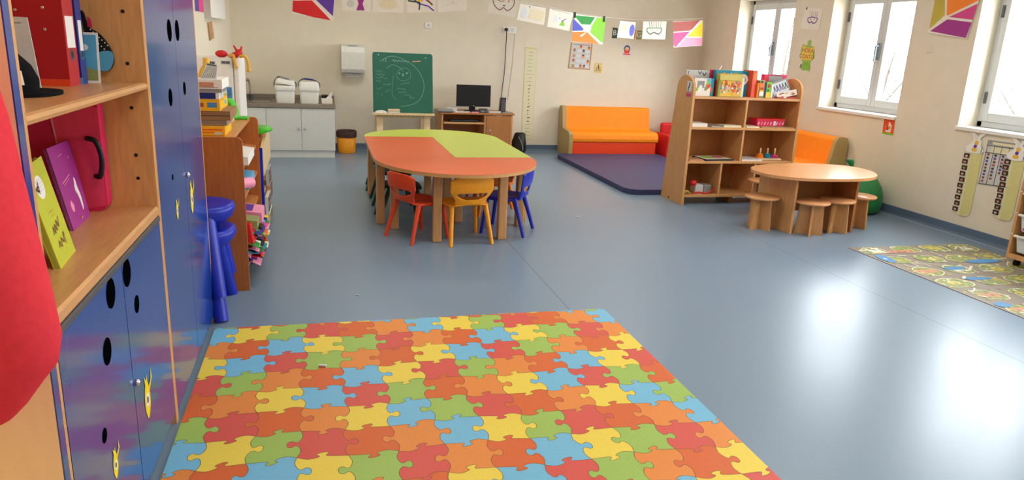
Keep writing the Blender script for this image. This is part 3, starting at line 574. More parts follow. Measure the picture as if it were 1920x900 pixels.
mb = MB().box(CX0, CX1+.005, CY-.02, CY+.12, .605, CZ, 'counter').box(CX0, CX1+.005, CY+.58, 9.84, .605, CZ, 'counter').box(-.62, CX1+.005, CY+.12, CY+.58, .605, CZ, 'counter').box(CX0, -.98, CY+.12, CY+.58, .605, CZ, 'counter').box(CX0, CX1+.005, 9.828, 9.845, CZ, CZ+.06, 'counter')
t = thing('worktop', 'speckled brown-grey worktop with sink on the kitchen cabinet', 'worktop', ((CX0+CX1)/2, 9.5, .605)); mb.build('slab', t, bev=.003)
bs = MB(); R0 = [(-.98, CY+.12), (-.62, CY+.12), (-.62, CY+.58), (-.98, CY+.58)]
def sc(k, z): return [(-.8+(x+.8)*k, CY+.35+(y-CY-.35)*k, z) for x, y in R0]
bs.loft([sc(1.06, CZ+.003), sc(1.0, CZ+.004), sc(.96, CZ-.03), sc(.9, CZ-.16), sc(.2, CZ-.17)], 'steel', smooth=False); bs.build('sink', t)
mb = MB().tube([(-.86, 9.76, CZ), (-.86, 9.76, CZ+.06)], .028, 'dgrey', 14).tube(spline([(-.86, 9.76, CZ+.06), (-.872, 9.755, CZ+.2), (-.885, 9.73, CZ+.245), (-.885, 9.68, CZ+.25), (-.885, 9.63, CZ+.235)], 5, False), .013, 'steel', 12)
t2 = thing('tap', 'chrome kitchen tap standing behind the sink', 'tap', (-.86, 9.76, CZ)); mb.build('spout', t2)
MB().tube([(-.90, 9.76, CZ+.06), (-.94, 9.76, CZ+.10)], .008, 'steel').build('lever', t2)
MB().box(-1.0, -.955, 9.70, 9.76, CZ+.001, CZ+.07, 'black').build('sponge_holder', label='small black holder beside the tap', cat='holder', bev=.006)
def bucket(cx, cy, lb, tilt, hcol):
    t = thing('bucket', lb, 'bucket', (cx, cy, CZ+.001), group='white lidded buckets on the worktop'); w_ = .118
    def ring(k, z): return [(cx+x, cy+y, CZ+.001+z) for x, y in rrect(-w_*k, w_*k, -w_*k, w_*k, .03*k)]
    MB().loft([ring(.86, 0), ring(.9, .01), ring(.96, .145)], 'white').build('body', t)
    MB().loft([ring(1.0, .146), ring(1.03, .148), ring(1.04, .205), ring(1.0, .21)], 'white').build('rim', t)
    l = MB().loft([ring(.99, .21), ring(.97, .225), ring(.9, .25), ring(.8, .262)], 'white')
    if tilt: l.xf(Matrix.Translation((cx+.11, cy, CZ+.205)) @ Matrix.Rotation(tilt, 4, 'Y') @ Matrix.Translation((-cx-.11, -cy, -CZ-.205)))
    l.build('lid', t)
    for yy, dz in ((-.03, 0), (.03, -.01)):
        pts = spline([(cx-w_*1.06, cy+yy, CZ+.19), (cx-w_*1.04, cy+yy, CZ+.25), (cx-.07, cy+yy, CZ+.293+dz+tilt*.12), (cx, cy+yy, CZ+.288+dz), (cx+.07, cy+yy, CZ+.278+dz-tilt*.06), (cx+w_*1.05, cy+yy, CZ+.24), (cx+w_*1.07, cy+yy, CZ+.19)], 5, False)
        MB().tube(pts, .0045, 'dgrey').build('handle', t)
    MB().tube([(cx-.05, cy-.033, CZ+.294+tilt*.1), (cx+.05, cy-.033, CZ+.284)], .009, hcol).build('grip', t)
bucket(-.425, 9.33, 'left white bucket on the worktop, its lid lifted at one side', .16, 'grey'); bucket(-.145, 9.33, 'right white bucket on the worktop, lid closed and handle grip dark blue', 0, 'deepblue')
MB().hexa([(-.0, 9.27, CZ+.001), (.125, 9.27, CZ+.001), (.125, 9.40, CZ+.001), (-.0, 9.40, CZ+.001)], [(-.005, 9.265, CZ+.06), (.13, 9.265, CZ+.06), (.13, 9.405, CZ+.06), (-.005, 9.405, CZ+.06)], 'paper').build('tissue_box', label='open cream box at the right end of the worktop', cat='box', bev=.004)
MB().hexa([(.05, 9.34, CZ+.061), (.11, 9.34, CZ+.061), (.12, 9.36, CZ+.061), (.06, 9.36, CZ+.061)], [(.10, 9.33, CZ+.12), (.125, 9.33, CZ+.145), (.13, 9.35, CZ+.145), (.11, 9.35, CZ+.12)], 'white').build('tissue', label='white paper tissue sticking up from the cream box', cat='tissue')
MB().box(.0, .09, 9.45, 9.6, CZ+.001, CZ+.09, 'black').build('box', label='small black box behind the cream box on the worktop', cat='box', bev=.004)
# paper-towel dispenser
t = thing('towel_dispenser', 'white paper towel dispenser on the back wall', 'dispenser', (.405, 9.85, .99))
MB().prism([(9.855, 1.005), (9.70, 1.01), (9.665, 1.06), (9.66, 1.27), (9.69, 1.335), (9.76, 1.36), (9.855, 1.365)], 'x', .255, .545, 'white').build('cover', t, bev=.012)
MB().box(.30, .495, 9.70, 9.78, .985, 1.0065, 'grey').build('slot', t); MB().box(.315, .48, 9.72, 9.725, .965, 1.0, 'white').build('towel', t)
MB().box(.34, .46, 9.70, 9.74, 1.355, 1.368, 'lgrey').build('lock', t)
# wall fittings
def plate(name, lb, x0, x1, z0, z1, draw):
    mb = MB().box(x0, x1, YB-.014, YB, z0, z1, 'white'); art(mb, quadY(x0, x1, z0, z1, YB-.014), draw); return mb.build(name, label=lb, cat='switch' if 'switch' in name else 'socket', bev=.003)
plate('light_switch', 'single white switch plate on the back wall above the chalkboard', 1.335, 1.42, 1.61, 1.69, [('r', (.2, .8, .2, .8), 'white'), ('e', (.5, .5, .08, .12), 'dgrey')])
sk = thing('wall_socket', 'white double wall socket with a black cord on the back wall', 'socket', (2.46, YB, 1.6))
mb = MB().box(2.385, 2.575, YB-.014, YB, 1.60, 1.685, 'white'); art(mb, quadY(2.385, 2.575, 1.60, 1.685, YB-.014), [('e', (.68+.1*i, .35+.3*j, .025, .07), 'dgrey') for i in (0, 1) for j in (0, 1)]); mb.build('plate', sk, bev=.003)
t = thing('power_cord', 'black power cord hanging from the wall socket down to the desk', 'cord', (2.43, 9.83, .6))
MB().prism(ell(2.43, 1.645, .022, .022), 'y', YB-.05, YB-.015, 'black').build('plug', t, bev=.004)
MB().tube(spline([(2.43, YB-.05, 1.645), (2.43, YB-.06, 1.6), (2.432, YB-.04, 1.4), (2.428, YB-.03, 1.1), (2.41, YB-.03, .9), (2.39, YB-.05, .7), (2.37, YB-.08, .59)], 6, False), .0055, 'black').build('wire', t)
MB().tube([(2.56, YB-.004, 1.60), (2.545, YB-.004, 1.2), (2.5, YB-.004, .7)], .003, 'lgrey').build('cable', label='thin pale cable running down the wall from the double socket', cat='cable')
p0 = PX(1743, 92, XR); MB().box(XR-.008, XR, p0.y-.03, p0.y+.03, p0.z-.035, p0.z+.03, 'wall').build('wall_plate', label='small blank cover plate on the right wall between two windows', cat='plate', bev=.003)
# waste bin
t = thing('waste_bin', 'round orange waste bin with a dark bag beside the kitchen cabinet', 'bin', (.30, 9.62, 0))
MB().lathe([(0, .0), (.108, 0), (.112, .01), (.125, .27), (.122, .27), (.108, .02), (0, .02)], (.30, 9.62, 0), 'chairyel', 32).build('body', t)
MB().lathe([(.128, .205), (.132, .235), (.131, .275), (.123, .29), (.115, .28), (.10, .2), (0, .16)], (.30, 9.62, 0), 'bagbrown', 32).build('bin_bag', t)
# ------------------------------------------------------------------ chalkboard easel
t = thing('easel', 'wooden easel with green chalkboard behind the big table', 'easel', (.965, 9.1, 0))
def bz(z): return 9.02+(z-.58)*.16
board = MB(); out = rrect(.605, 1.335, .585, 1.295, (.005, .005, .03, .03))
vs = [(x, bz(z), z) for x, z in out]; n = len(vs)
board.add(vs+[(x, y+.012, z) for x, y, z in vs], [tuple(range(n)), tuple(range(n, 2*n))[::-1]]+[((i+1) % n, i, n+i, n+(i+1) % n) for i in range(n)], 'board')
q = [(.605, bz(1.295), 1.295), (1.335, bz(1.295), 1.295), (1.335, bz(.585), .585), (.605, bz(.585), .585)]
L = lambda pts, w_=.004, m='chalkdim': ('l', pts, m, w_)
it = [L(spline([(.22, .73), (.32, .80), (.42, .77), (.5, .7)], 5, False), .004), L(spline([(.12, .85), (.3, .94), (.5, .9), (.72, .76), (.84, .55), (.84, .36), (.75, .2), (.6, .13), (.45, .11)], 6, False), .005),
      L(spline([(.34, .62), (.32, .45), (.32, .3), (.38, .22)], 5, False), .003), L(spline([(.4, .66), (.47, .74), (.58, .74), (.63, .64), (.58, .56), (.47, .54), (.4, .6), (.4, .66)], 4, False), .003), ('t', '12', 'chalkdim', (.2, .87, .05)), L([(.33,.86),(.35,.89),(.36,.85),(.39,.88),(.41,.85),(.44,.88),(.46,.855),(.49,.88),(.51,.85),(.54,.875),(.56,.85),(.6,.87)],.006), L([(.66, .865), (.8, .875)], .012, 'mappink'),
      ('t', '\u2022 - \u2022', 'chalkdim', (.5, .66, .07)), ('e', (.44, .66, .012, .012), 'chalkdim'), ('e', (.57, .67, .012, .012), 'chalkdim'), ('e', (.5, .63, .012, .02), 'chalkdim'), ('e', (.1, .955, .008, .008), 'lgrey'), ('e', (.88, .93, .008, .008), 'lgrey')]
rr = random.Random(5)
def hand(u, v, wd, m='chalkdim', w_=.003):
    pts = []; x = u
    while x < u+wd: pts.append((x, v+rr.uniform(-.017, .022))); x += rr.uniform(.008, .02)
    it.append(L(pts, w_, m))
for v, wd in ((.68, .12), (.63, .17), (.58, .2), (.52, .10)): hand(.05, v, wd)
for v, u, wd in ((.47, .17, .13), (.40, .06, .1), (.36, .2, .1), (.31, .06, .03), (.3, .13, .03), (.40, .4, .16), (.34, .42, .15), (.29, .52, .12), (.26, .6, .1), (.49, .46, .16)): hand(u, v, wd)
art(board, q, it, eps=.0006); bd = board.build('chalkboard', t, label='dark green chalkboard with chalk writing')
led = MB().box(.595, 1.345, 8.93, 9.035, .562, .583, 'beech_pale').build('ledge', t, bev=.003)
for x in (.645, 1.225): MB().hexa([(x, 8.90, 0), (x+.075, 8.90, 0), (x+.075, 8.925, 0), (x, 8.925, 0)], [(x, 9.05, .562), (x+.075, 9.05, .562), (x+.075, 9.085, .562), (x, 9.085, .562)], 'beech_pale').build('front_leg', t, bev=.003)
for x in (.645, 1.225): MB().hexa([(x, 9.45, 0), (x+.07, 9.45, 0), (x+.07, 9.475, 0), (x, 9.475, 0)], [(x, 9.13, 1.2), (x+.07, 9.13, 1.2), (x+.07, 9.15, 1.2), (x, 9.15, 1.2)], 'beech_pale').build('rear_leg', t)
MB().bar((.66, 9.06, .54), (1.29, 9.06, .54), .02, .04, 'beech_pale').build('rail', t)
MB().ball((1.30, 9.0, .53), (.008, .015, .02), 'steel', 8, 6).build('hook', t)
mb = MB().prism([(.62+.075*(1+math.cos(a)), .5845+.032*math.sin(a)) for a in [math.pi*i/12 for i in range(13)]], 'y', 8.965, 8.985, 'white'); mb.prism(ell(.67, .598, .004, .004, 8), 'y', 8.9645, 8.965, 'black').prism(ell(.72, .598, .004, .004, 8), 'y', 8.9645, 8.965, 'black')
mb.build('chalk_holder', label='white half-round piece with two dots on the easel ledge', cat='ornament')
t2 = thing('board_eraser', 'beige board eraser on the easel ledge', 'eraser', (.845, 8.98, .584)); MB().box(.775, .92, 8.955, 9.005, .584, .605, 'lgrey').build('felt', t2, bev=.004); MB().box(.775, .92, 8.955, 9.005, .606, .632, 'beech_pale').build('block', t2, bev=.006)
# ------------------------------------------------------------------ computer desk
DZ = .575
t = thing('computer_desk', 'small beech computer desk with cupboard against the back wall', 'desk', (1.96, 9.55, 0))
MB().box(1.465, 2.455, 9.28, 9.80, DZ-.022, DZ, 'beech_dark').build('desktop', t, bev=.003)
for x in (1.49, 2.415): MB().box(x, x+.02, 9.30, 9.79, 0, DZ-.022, 'beech').build('side_panel', t)
MB().box(2.055, 2.075, 9.30, 9.79, 0, DZ-.022, 'beech').build('side_panel', t, label='inner side panel')
MB().box(1.51, 2.055, 9.77, 9.79, .02, DZ-.022, 'beech_dark').build('back_panel', t)
MB().box(1.515, 2.05, 9.285, 9.70, .43, .452, 'beech').build('keyboard_tray', t)
MB().box(1.51, 2.055, 9.34, 9.77, .06, .08, 'beech_dark').build('shelf', t)
d = MB().box(2.078, 2.412, 9.292, 9.31, .03, DZ-.03, 'beech_dark').build('door', t, bev=.002)
MB().tube([(2.125, 9.292, .30), (2.125, 9.272, .30), (2.125, 9.272, .37), (2.125, 9.292, .37)], .005, 'steel').build('handle', d)
t = thing('monitor', 'black flat computer monitor on the desk', 'monitor', (1.93, 9.52, DZ))
mb = MB().box(1.71, 2.165, 9.47, 9.515, DZ+.065, DZ+.345, 'screen'); mb.box(1.72, 2.155, 9.4685, 9.47, DZ+.085, DZ+.335, 'black'); art(mb, quadY(1.925, 1.955, DZ+.068, DZ+.082, 9.47), [('e', (.5, .5, .4, .4), 'grey')]); mb.build('screen', t, bev=.004)
MB().box(1.89, 1.97, 9.515, 9.545, DZ+.02, DZ+.2, 'black').build('neck', t); MB().lathe([(0, 0), (.115, 0), (.11, .012), (0, .02)], (1.93, 9.52, DZ), 'black', 24, sy=.75).build('foot', t)
t = thing('speaker', 'slim dark speaker standing at the right of the monitor', 'speaker', (2.33, 9.5, DZ)); MB().hexa([(2.29, 9.45, DZ), (2.37, 9.45, DZ), (2.37, 9.53, DZ), (2.29, 9.53, DZ)], [(2.305, 9.47, DZ+.19), (2.38, 9.47, DZ+.19), (2.38, 9.54, DZ+.19), (2.305, 9.54, DZ+.19)], 'screen').build('cabinet', t, bev=.004)
MB().hexa([(2.305, 9.447, DZ+.02), (2.362, 9.447, DZ+.02), (2.362, 9.449, DZ+.02), (2.305, 9.449, DZ+.02)], [(2.318, 9.464, DZ+.175), (2.37, 9.464, DZ+.175), (2.37, 9.468, DZ+.175), (2.318, 9.468, DZ+.175)], 'dgrey').build('grille', t)
t = thing('keyboard', 'dark keyboard on the pull-out tray of the desk', 'keyboard', (1.78, 9.38, .453)); mb = MB().box(1.60, 1.98, 9.32, 9.45, .453, .468, 'black'); mb.build('body', t, bev=.003)
mb = MB()
for i in range(14):
    for j in range(5): mb.box(1.612+.026*i, 1.634+.026*i, 9.328+.024*j, 9.348+.024*j, .468, .474, 'dgrey')
mb.build('keys', t)
t = thing('laptop', 'closed dark grey laptop overhanging the left end of the desk', 'laptop', (1.52, 9.36, DZ+.001)); MB().hexa([(1.44, 9.28, DZ+.001), (1.62, 9.27, DZ+.001), (1.66, 9.46, DZ+.001), (1.46, 9.47, DZ+.001)], [(1.44, 9.28, DZ+.012), (1.62, 9.27, DZ+.012), (1.66, 9.46, DZ+.012), (1.46, 9.47, DZ+.012)], 'dgrey').build('base', t); MB().hexa([(1.44, 9.28, DZ+.013), (1.62, 9.27, DZ+.013), (1.66, 9.46, DZ+.02), (1.46, 9.47, DZ+.03)], [(1.44, 9.28, DZ+.02), (1.62, 9.27, DZ+.02), (1.66, 9.46, DZ+.03), (1.46, 9.47, DZ+.04)], 'grey').build('lid', t)
for k, (x0, x1, y0, y1, z, th, m, lb) in enumerate(((1.66, 1.86, 9.30, 9.42, 0, .008, 'white', 'white papers in front of the monitor'), (1.58, 1.72, 9.47, 9.6, .001, .045, 'lgrey', 'stack of pale folders behind the laptop'), (2.12, 2.28, 9.32, 9.42, 0, .018, 'lgrey', 'pale notebook lying before the speaker'), (2.30, 2.44, 9.32, 9.43, 0, .01, 'grey', 'grey pad at the right end of the desk'), (1.88, 1.98, 9.295, 9.38, 0, .01, 'lpink', 'pale pink slip of paper before the monitor foot'))):
    MB().hexa([(x0, y0, DZ+.001+z), (x1, y0+.01, DZ+.001+z), (x1+.02, y1, DZ+.001+z), (x0+.02, y1-.01, DZ+.001+z)], [(x0, y0, DZ+z+th), (x1, y0+.01, DZ+z+th), (x1+.02, y1, DZ+z+th), (x0+.02, y1-.01, DZ+z+th)], m).build(('papers', 'folder_stack', 'notebook', 'pad', 'paper_slip')[k], label=lb, cat=('papers', 'folders', 'notebook', 'pad', 'paper')[k])
t = thing('phone', 'dark grey desk device with a dial on the desk edge before the monitor', 'device', (2.04, 9.33, DZ+.001)); MB().hexa([(1.985, 9.30, DZ+.001), (2.105, 9.30, DZ+.001), (2.105, 9.38, DZ+.001), (1.985, 9.38, DZ+.001)], [(1.99, 9.305, DZ+.035), (2.10, 9.305, DZ+.035), (2.10, 9.375, DZ+.055), (1.99, 9.375, DZ+.055)], 'dgrey').build('body', t, bev=.004); MB().prism(ell(2.03, DZ+.02, .012, .01), 'y', 9.297, 9.302, 'grey').build('dial', t)
MB().ball((1.70, 9.5, .115), (.07, .05, .035), 'lgrey', 12, 8).build('cloth', label='crumpled pale cloth on the low shelf inside the desk', cat='cloth')
# black bag by the desk
t = thing('bag', 'black bag slumped on the floor between the desk and the paper strip', 'bag', (2.62, 9.66, 0))
rings = [[(2.62+dx+rx*math.cos(a)*(1+.06*math.sin(3*a)), 9.66+.09*ry*math.sin(a), z) for a in [2*math.pi*i/20 for i in range(20)]] for z, dx, rx, ry in ((.001, 0, .10, 1), (.05, 0, .12, 1.1), (.14, .01, .105, 1), (.22, .02, .085, .8), (.27, .025, .075, .6), (.285, .02, .05, .3))]
MB().loft(rings, 'black').build('body', t); MB().tube(spline([(2.60, 9.575, .24), (2.635, 9.555, .17), (2.66, 9.55, .1), (2.665, 9.555, .05)], 5, False), .005, 'grey').build('strap', t)
# ------------------------------------------------------------------ prints on the back wall
mb = MB(); q = [(2.715, YB-.003, 1.43), (2.885, YB-.003, 1.425), (2.885, YB-.003, .165), (2.715, YB-.003, .15)]; it = []
rr = random.Random(9)
for k in range(24):
    v = .95-.039*k; big = 9 <= k <= 19
    it.append(('l', [(.5-(.08 if big else .25)+rr.uniform(-.05, .05), v), (.5+(.06 if big else .2)+rr.uniform(-.05, .1), v+rr.uniform(-.003, .003))], 'dgrey' if big else 'grey', .012 if big else .005))
art(mb, q, [('r', (.03, .97, .01, .985), 'chartpale')]+it, 'chartyel', th=.002); mb.build('paper_strip', label='tall narrow yellowish paper strip with small words on the back wall', cat='poster')
mb = MB(); it = [('r', (.06, .94, .04, .96), 'lgrey'), ('l', [(.1, .9), (.5, .905)], 'grey', .012), ('l', [(.5, .905), (.9, .9)], 'mappink', .012)]
for k, (u, v, m) in enumerate(((.2, .7, 'brown'), (.48, .83, 'brownline'), (.62, .68, 'bagbrown'), (.85, .8, 'brown'), (.2, .5, 'tan'), (.62, .5, 'bagbrown'), (.2, .32, 'brown'), (.86, .3, 'brownline'), (.2, .12, 'tan'), (.55, .12, 'brown'), (.72, .12, 'bagbrown'))):
    it += [('e', (u, v+.02, .05, .035), m), ('e', (u, v-.03, .06, .035), 'orange' if k % 2 else 'tan')]
for u, v in ((.45, .67), (.8, .66), (.42, .49), (.82, .5), (.42, .3), (.65, .3), (.38, .11), (.85, .1)): it.append(('r', (u-.1, u+.1, v-.05, v+.05), 'frost'))
art(mb, [(3.37, YB-.003, 1.53), (3.69, YB-.003, 1.525), (3.675, YB-.003, 1.155), (3.345, YB-.003, 1.165)], it, 'tan', th=.002); mb.build('poster', label='beige poster of small figures below the green and orange square drawing', cat='poster')
mb = MB(); art(mb, quadY(3.74, 3.85, 1.12, 1.25, YB-.003), [('r', (.08, .92, .08, .92), 'chartyel'), ('e', (.3, .4, .1, .25), 'mappink'), ('e', (.55, .6, .09, .3), 'brownline'), ('e', (.75, .4, .1, .25), 'khaki'), ('l', [(.1, .2), (.9, .22)], 'dkgreen', .006)], 'gold', th=.002); mb.build('picture_card', label='small yellow picture card right of the beige figure poster', cat='card')
mb = MB(); art(mb, quadY(4.145, 4.28, 1.38, 1.525, YB-.003), [('e', (.5, .58, .36, .36), 'dgrey'), ('e', (.5, .55, .24, .22), 'skin'), ('p', rrect(.2, .8, .16, .5, .1), 'red'), ('e', (.5, .45, .14, .1), 'orange'), ('r', (.1, .9, .02, .13), 'red')], 'frost', th=.002); mb.build('picture_card', label='small red and grey picture card below the white mask drawing', cat='card')
for ch, x0, x1, z0, z1, m, lb in (('B', 3.965, 4.05, 1.60, 1.745, 'dkgreen', 'dark green letter card B on the back wall left of the blue-smudged drawing'), ('T', 4.26, 4.325, 1.61, 1.725, 'orange', 'orange letter card left of the green letter card, by the mask drawing'), ('G', 4.335, 4.42, 1.60, 1.725, 'mapgreen', 'green letter card touching the left edge of the mask drawing')):
    mb = MB(); art(mb, quadY(x0, x1, z0, z1, YB-.003), [('t', ch, 'white' if ch == 'B' else ('yellow' if ch == 'T' else 'white'), (.5, .5, .10))], m, th=.002, outline=[(.05, 0), (.95, .02), (1, .97), (.1, 1)]); mb.build('letter_card', label=lb, cat='letter')
# ------------------------------------------------------------------ drawings hung on the string across the room
def hung(nm, lb, px, Y, items, base='paper', Y2=None, cat='drawing', clips=()):
    Ys = (Y, Y2 or Y, Y2 or Y, Y); q = [PY(x, y, k) for (x, y), k in zip(px, Ys)]
    mb = MB(); art(mb, q, items, base, th=.0012)
    if not clips: return mb.build(nm, label=lb, cat=cat)
    t = thing(nm, lb, cat, tuple((q[2]+q[3])/2)); mb.build('sheet', t)
    for u in clips:
        p = q[0]*(1-u)+q[1]*u; MB().box(p.x-.012, p.x+.012, p.y-.012, p.y+.008, p.z-.045, p.z+.02, 'dkgreen').build('clothes_peg', t)
    return t
def rays4(c, cols, pts):
    return [('p', p, m) for p, m in zip(pts, cols)]
hung('painted_square', 'orange, red and purple painted square hanging at the far left of the string', [(551, -46), (632, -46), (625, 39), (548, 25)], 6.6,
     [('p', [(0, .42), (.42, .46), (.1, 1), (0, 1)], 'orange'), ('p', [(0, .34), (.45, .40), (.94, 0), (.5, .0), (0, .05)], 'red'), ('p', [(.5, .5), (.98, .6), (.98, .1), (.55, .42)], 'purple'), ('p', [(.3, .8), (.98, .66), (1, 1), (.35, 1)], 'purple')], 'paper')
hung('drawing', 'white sheet with a small purple figure, hanging second on the string', [(640, -14), (696, -14), (694, 22), (642, 20)], 6.75, [('p', [(.5, .05), (.8, .05), (.72, .4), (.78, .7), (.52, .7), (.58, .4)], 'violet'), ('e', (.3, .4, .14, .2), 'lgrey')])
hung('drawing', 'blank cream sheet hanging third on the string', [(699, -14), (759, -14), (756, 24), (699, 22)], 6.85, [('e', (.5, .4, .3, .25), 'cream')])
hung('drawing', 'white sheet with crossing purple and green scribbles on the string', [(761, -14), (817, -14), (816, 22), (764, 24)], 6.95, [('l', [(.1, .9), (.4, .45), (.75, .3), (.95, .05)], 'purple', .012), ('l', [(.4, .95), (.8, .5), (.9, .35)], 'brownline', .014), ('l', [(.05, .6), (.45, .5), (.42, .12)], 'dkgreen', .014), ('l', [(.5, .6), (.95, .9)], 'pink', .01), ('l', [(.2, .8), (.5, .55)], 'yellow', .02)])
hung('drawing', 'white sheet with faint grey pencil swirls, fifth on the string', [(819, -16), (876, -16), (875, 19), (822, 23)], 7.05, scribble(5, .2, .8, .3, .8, 'lgrey', .004, 4))
hung('drawing', 'white sheet with an open brown-outlined mask, hanging after the gap in the string', [(920, -16), (971, -8), (966, 33), (914, 23)], 7.3, [('l', spline([(.1, .75), (.2, .4), (.4, .22), (.5, .32), (.55, .35), (.7, .25), (.88, .5), (.9, .8)], 4, False), 'brownline', .008), ('l', [(.1, .75), (.45, .6)], 'brownline', .006), ('l', [(.4, .9), (.5, .6), (.6, .95), (.7, .62), (.75, .95), (.85, .7)], 'mappink', .006), ('e', (.55, .45, .04, .03), 'dgrey')])
hung('drawing', 'cream sheet with a pale lilac and peach smudge on the string', [(976, 7), (1024, 15), (1020, 47), (969, 37)], 7.9, [('e', (.2, .5, .12, .3), 'frost'), ('r', (.4, .95, .2, .8), 'cream'), ('l', [(.35, .95), (.38, .88)], 'dgrey', .01)], 'paper', Y2=8.0)
hung('drawing', 'white sheet with a small figure in a green skirt on the string', [(1031, 16), (1075, 25), (1067, 58), (1026, 50)], 8.1, [('e', (.62, .62, .07, .1), 'skin'), ('p', [(.5, .2), (.76, .2), (.66, .5), (.6, .5)], 'lgreen'), ('l', [(.45, .6), (.6, .45), (.75, .62)], 'purple', .01), ('l', [(.08, .97), (.9, .93)], 'grey', .004), ('e', (.3, .5, .1, .2), 'frost')], Y2=8.2)
hung('painted_square', 'square painted blue, green, lime and orange, pegged to the string by green pegs', [(1075, 26), (1136, 34), (1130, 83), (1072, 79)], 8.3,
     [('p', [(.02, .96), (.66, .98), (.45, .48), (.42, .48)], 'green'), ('p', [(0, .85), (.4, .46), (0, .40)], 'bluepurple'), ('p', [(.72, .98), (1, .98), (1, .08), (.96, .06), (.5, .45)], 'lgreen'), ('p', [(0, .36), (.44, .42), (.88, .0), (0, .03)], 'orange')], Y2=8.45, clips=(.04, .94))
hung('drawing', 'pale sheet with a blue smudge at its right on the string', [(1163, 39), (1192, 42), (1188, 73), (1157, 70)], 8.95, [('e', (.82, .5, .16, .36), 'bluepurple'), ('e', (.35, .6, .2, .2), 'cream')], Y2=9.05)
hung('drawing', 'white sheet with a green-outlined eye mask on the string', [(1206, 40), (1250, 40), (1247, 74), (1204, 73)], 9.15, [('l', spline([(.2, .62), (.18, .45), (.32, .28), (.42, .34), (.5, .4), (.58, .32), (.72, .3), (.8, .48), (.78, .65)], 4, False), 'dkgreen', .012), ('l', [(.2, .62), (.78, .62)], 'green', .008)]+[('l', [(.25+.1*k, .98), (.3+.09*k, .64)], ('purple', 'dkgreen', 'mappink', 'dgrey', 'lgreen', 'grey')[k], .006) for k in range(6)]+[('l', [(.35, .48), (.42, .5)], 'grey', .006), ('l', [(.58, .47), (.66, .49)], 'grey', .006)], Y2=9.2)
hung('painted_square', 'square painted brown, yellow and two pinks at the right end of the string', [(1262, 40), (1318, 38), (1316, 86), (1263, 89)], 9.3,
     [('p', [(0, .98), (.9, 1), (.6, .62), (.55, .62), (0, .60)], 'brown'), ('p', [(0, .56), (.55, .58), (.06, .0), (0, .1)], 'hotpink'), ('p', [(.99, .96), (1, .36), (.46, .40)], 'yellow'), ('p', [(.12, .0), (.42, .36), (1, .31), (.98, .02)], 'lpink')], Y2=9.4)
sp = [PY(430, -90, 6.4), PY(551, -48, 6.6), PY(640, -18, 6.75), PY(762, -16, 6.95), PY(876, -18, 7.05), PY(920, -18, 7.3), PY(976, 5, 7.9), PY(1031, 14, 8.1), PY(1075, 25, 8.3), PY(1136, 33, 8.45), PY(1192, 38, 9.05), PY(1250, 38, 9.2), PY(1318, 35, 9.4), PY(1352, 26, 9.84)]
sp[0] = Vector((XL+.012, 6.3, 2.05))
MB().tube([p+V(0, .006, .004) for p in sp], .002, 'lgrey', 6).build('string', label='thin string stretched across the room holding the drawings', cat='string')
# ------------------------------------------------------------------ the big table of four joined tops
TZ, TC, TW, YS0, YS1 = .55, 1.033, .65, 5.745, 7.01
def tabletop(par, pts, m):
    o = MB().prism(pts, 'z', TZ-.026, TZ-.002, 'beech').build('tabletop', par, bev=.004)
    MB().prism(pts, 'z', TZ-.0015, TZ, m).build('laminate', o, label=('lime green' if m == 'lime' else 'orange')+' laminate surface')
def tleg(par, x, y, s=.066): MB().box(x-s/2, x+s/2, y-s/2, y+s/2, 0, TZ-.026, 'beech').build('leg', par, bev=.008)
def apron(par, x0, x1, y0, y1): MB().box(x0, x1, y0, y1, TZ-.085, TZ-.026, 'beech').build('apron', par)
g = .0015
half = lambda y0, d, sg: [(TC+TW*math.cos(a), y0+sg*d*math.sin(a)) for a in [math.pi*i/40 for i in range(41)]][::(1 if sg > 0 else -1)]
t = thing('half_round_table', 'orange half-round table at the near end of the joined tables', 'table', (TC, 5.4, 0)); tabletop(t, half(YS0-g, .80, -1), 'tableorange')
for x, y in ((.81, 5.20), (1.315, 5.225), (.535, 5.615), (1.565, 5.63)): tleg(t, x, y)
apron(t, .6, 1.47, 5.64, 5.66)
t = thing('half_round_table', 'lime-green half-round table at the far end of the joined tables', 'table', (TC, 7.3, 0)); tabletop(t, half(YS1+g, .62, 1), 'lime')
for x, y in ((.80, 7.45), (1.27, 7.45), (.50, 7.10), (1.56, 7.10)): tleg(t, x, y)
t = thing('rectangular_table', 'orange rectangular table on the left of the joined tables', 'table', (.7, 6.38, 0)); tabletop(t, [(TC-TW, YS0+g), (TC-g, YS0+g), (TC-g, YS1-g), (TC-TW, YS1-g)], 'tableorange')
for x, y in ((.44, 5.79), (.985, 5.80), (.44, 6.92), (.985, 6.95)): tleg(t, x, y)
t = thing('rectangular_table', 'lime-green rectangular table on the right of the joined tables', 'table', (1.36, 6.38, 0)); tabletop(t, [(TC+g, YS0+g), (TC+TW, YS0+g), (TC+TW, YS1-g), (TC+g, YS1-g)], 'lime')
for x, y in ((1.08, 5.80), (1.63, 5.80), (1.08, 6.95), (1.63, 6.95)): tleg(t, x, y)
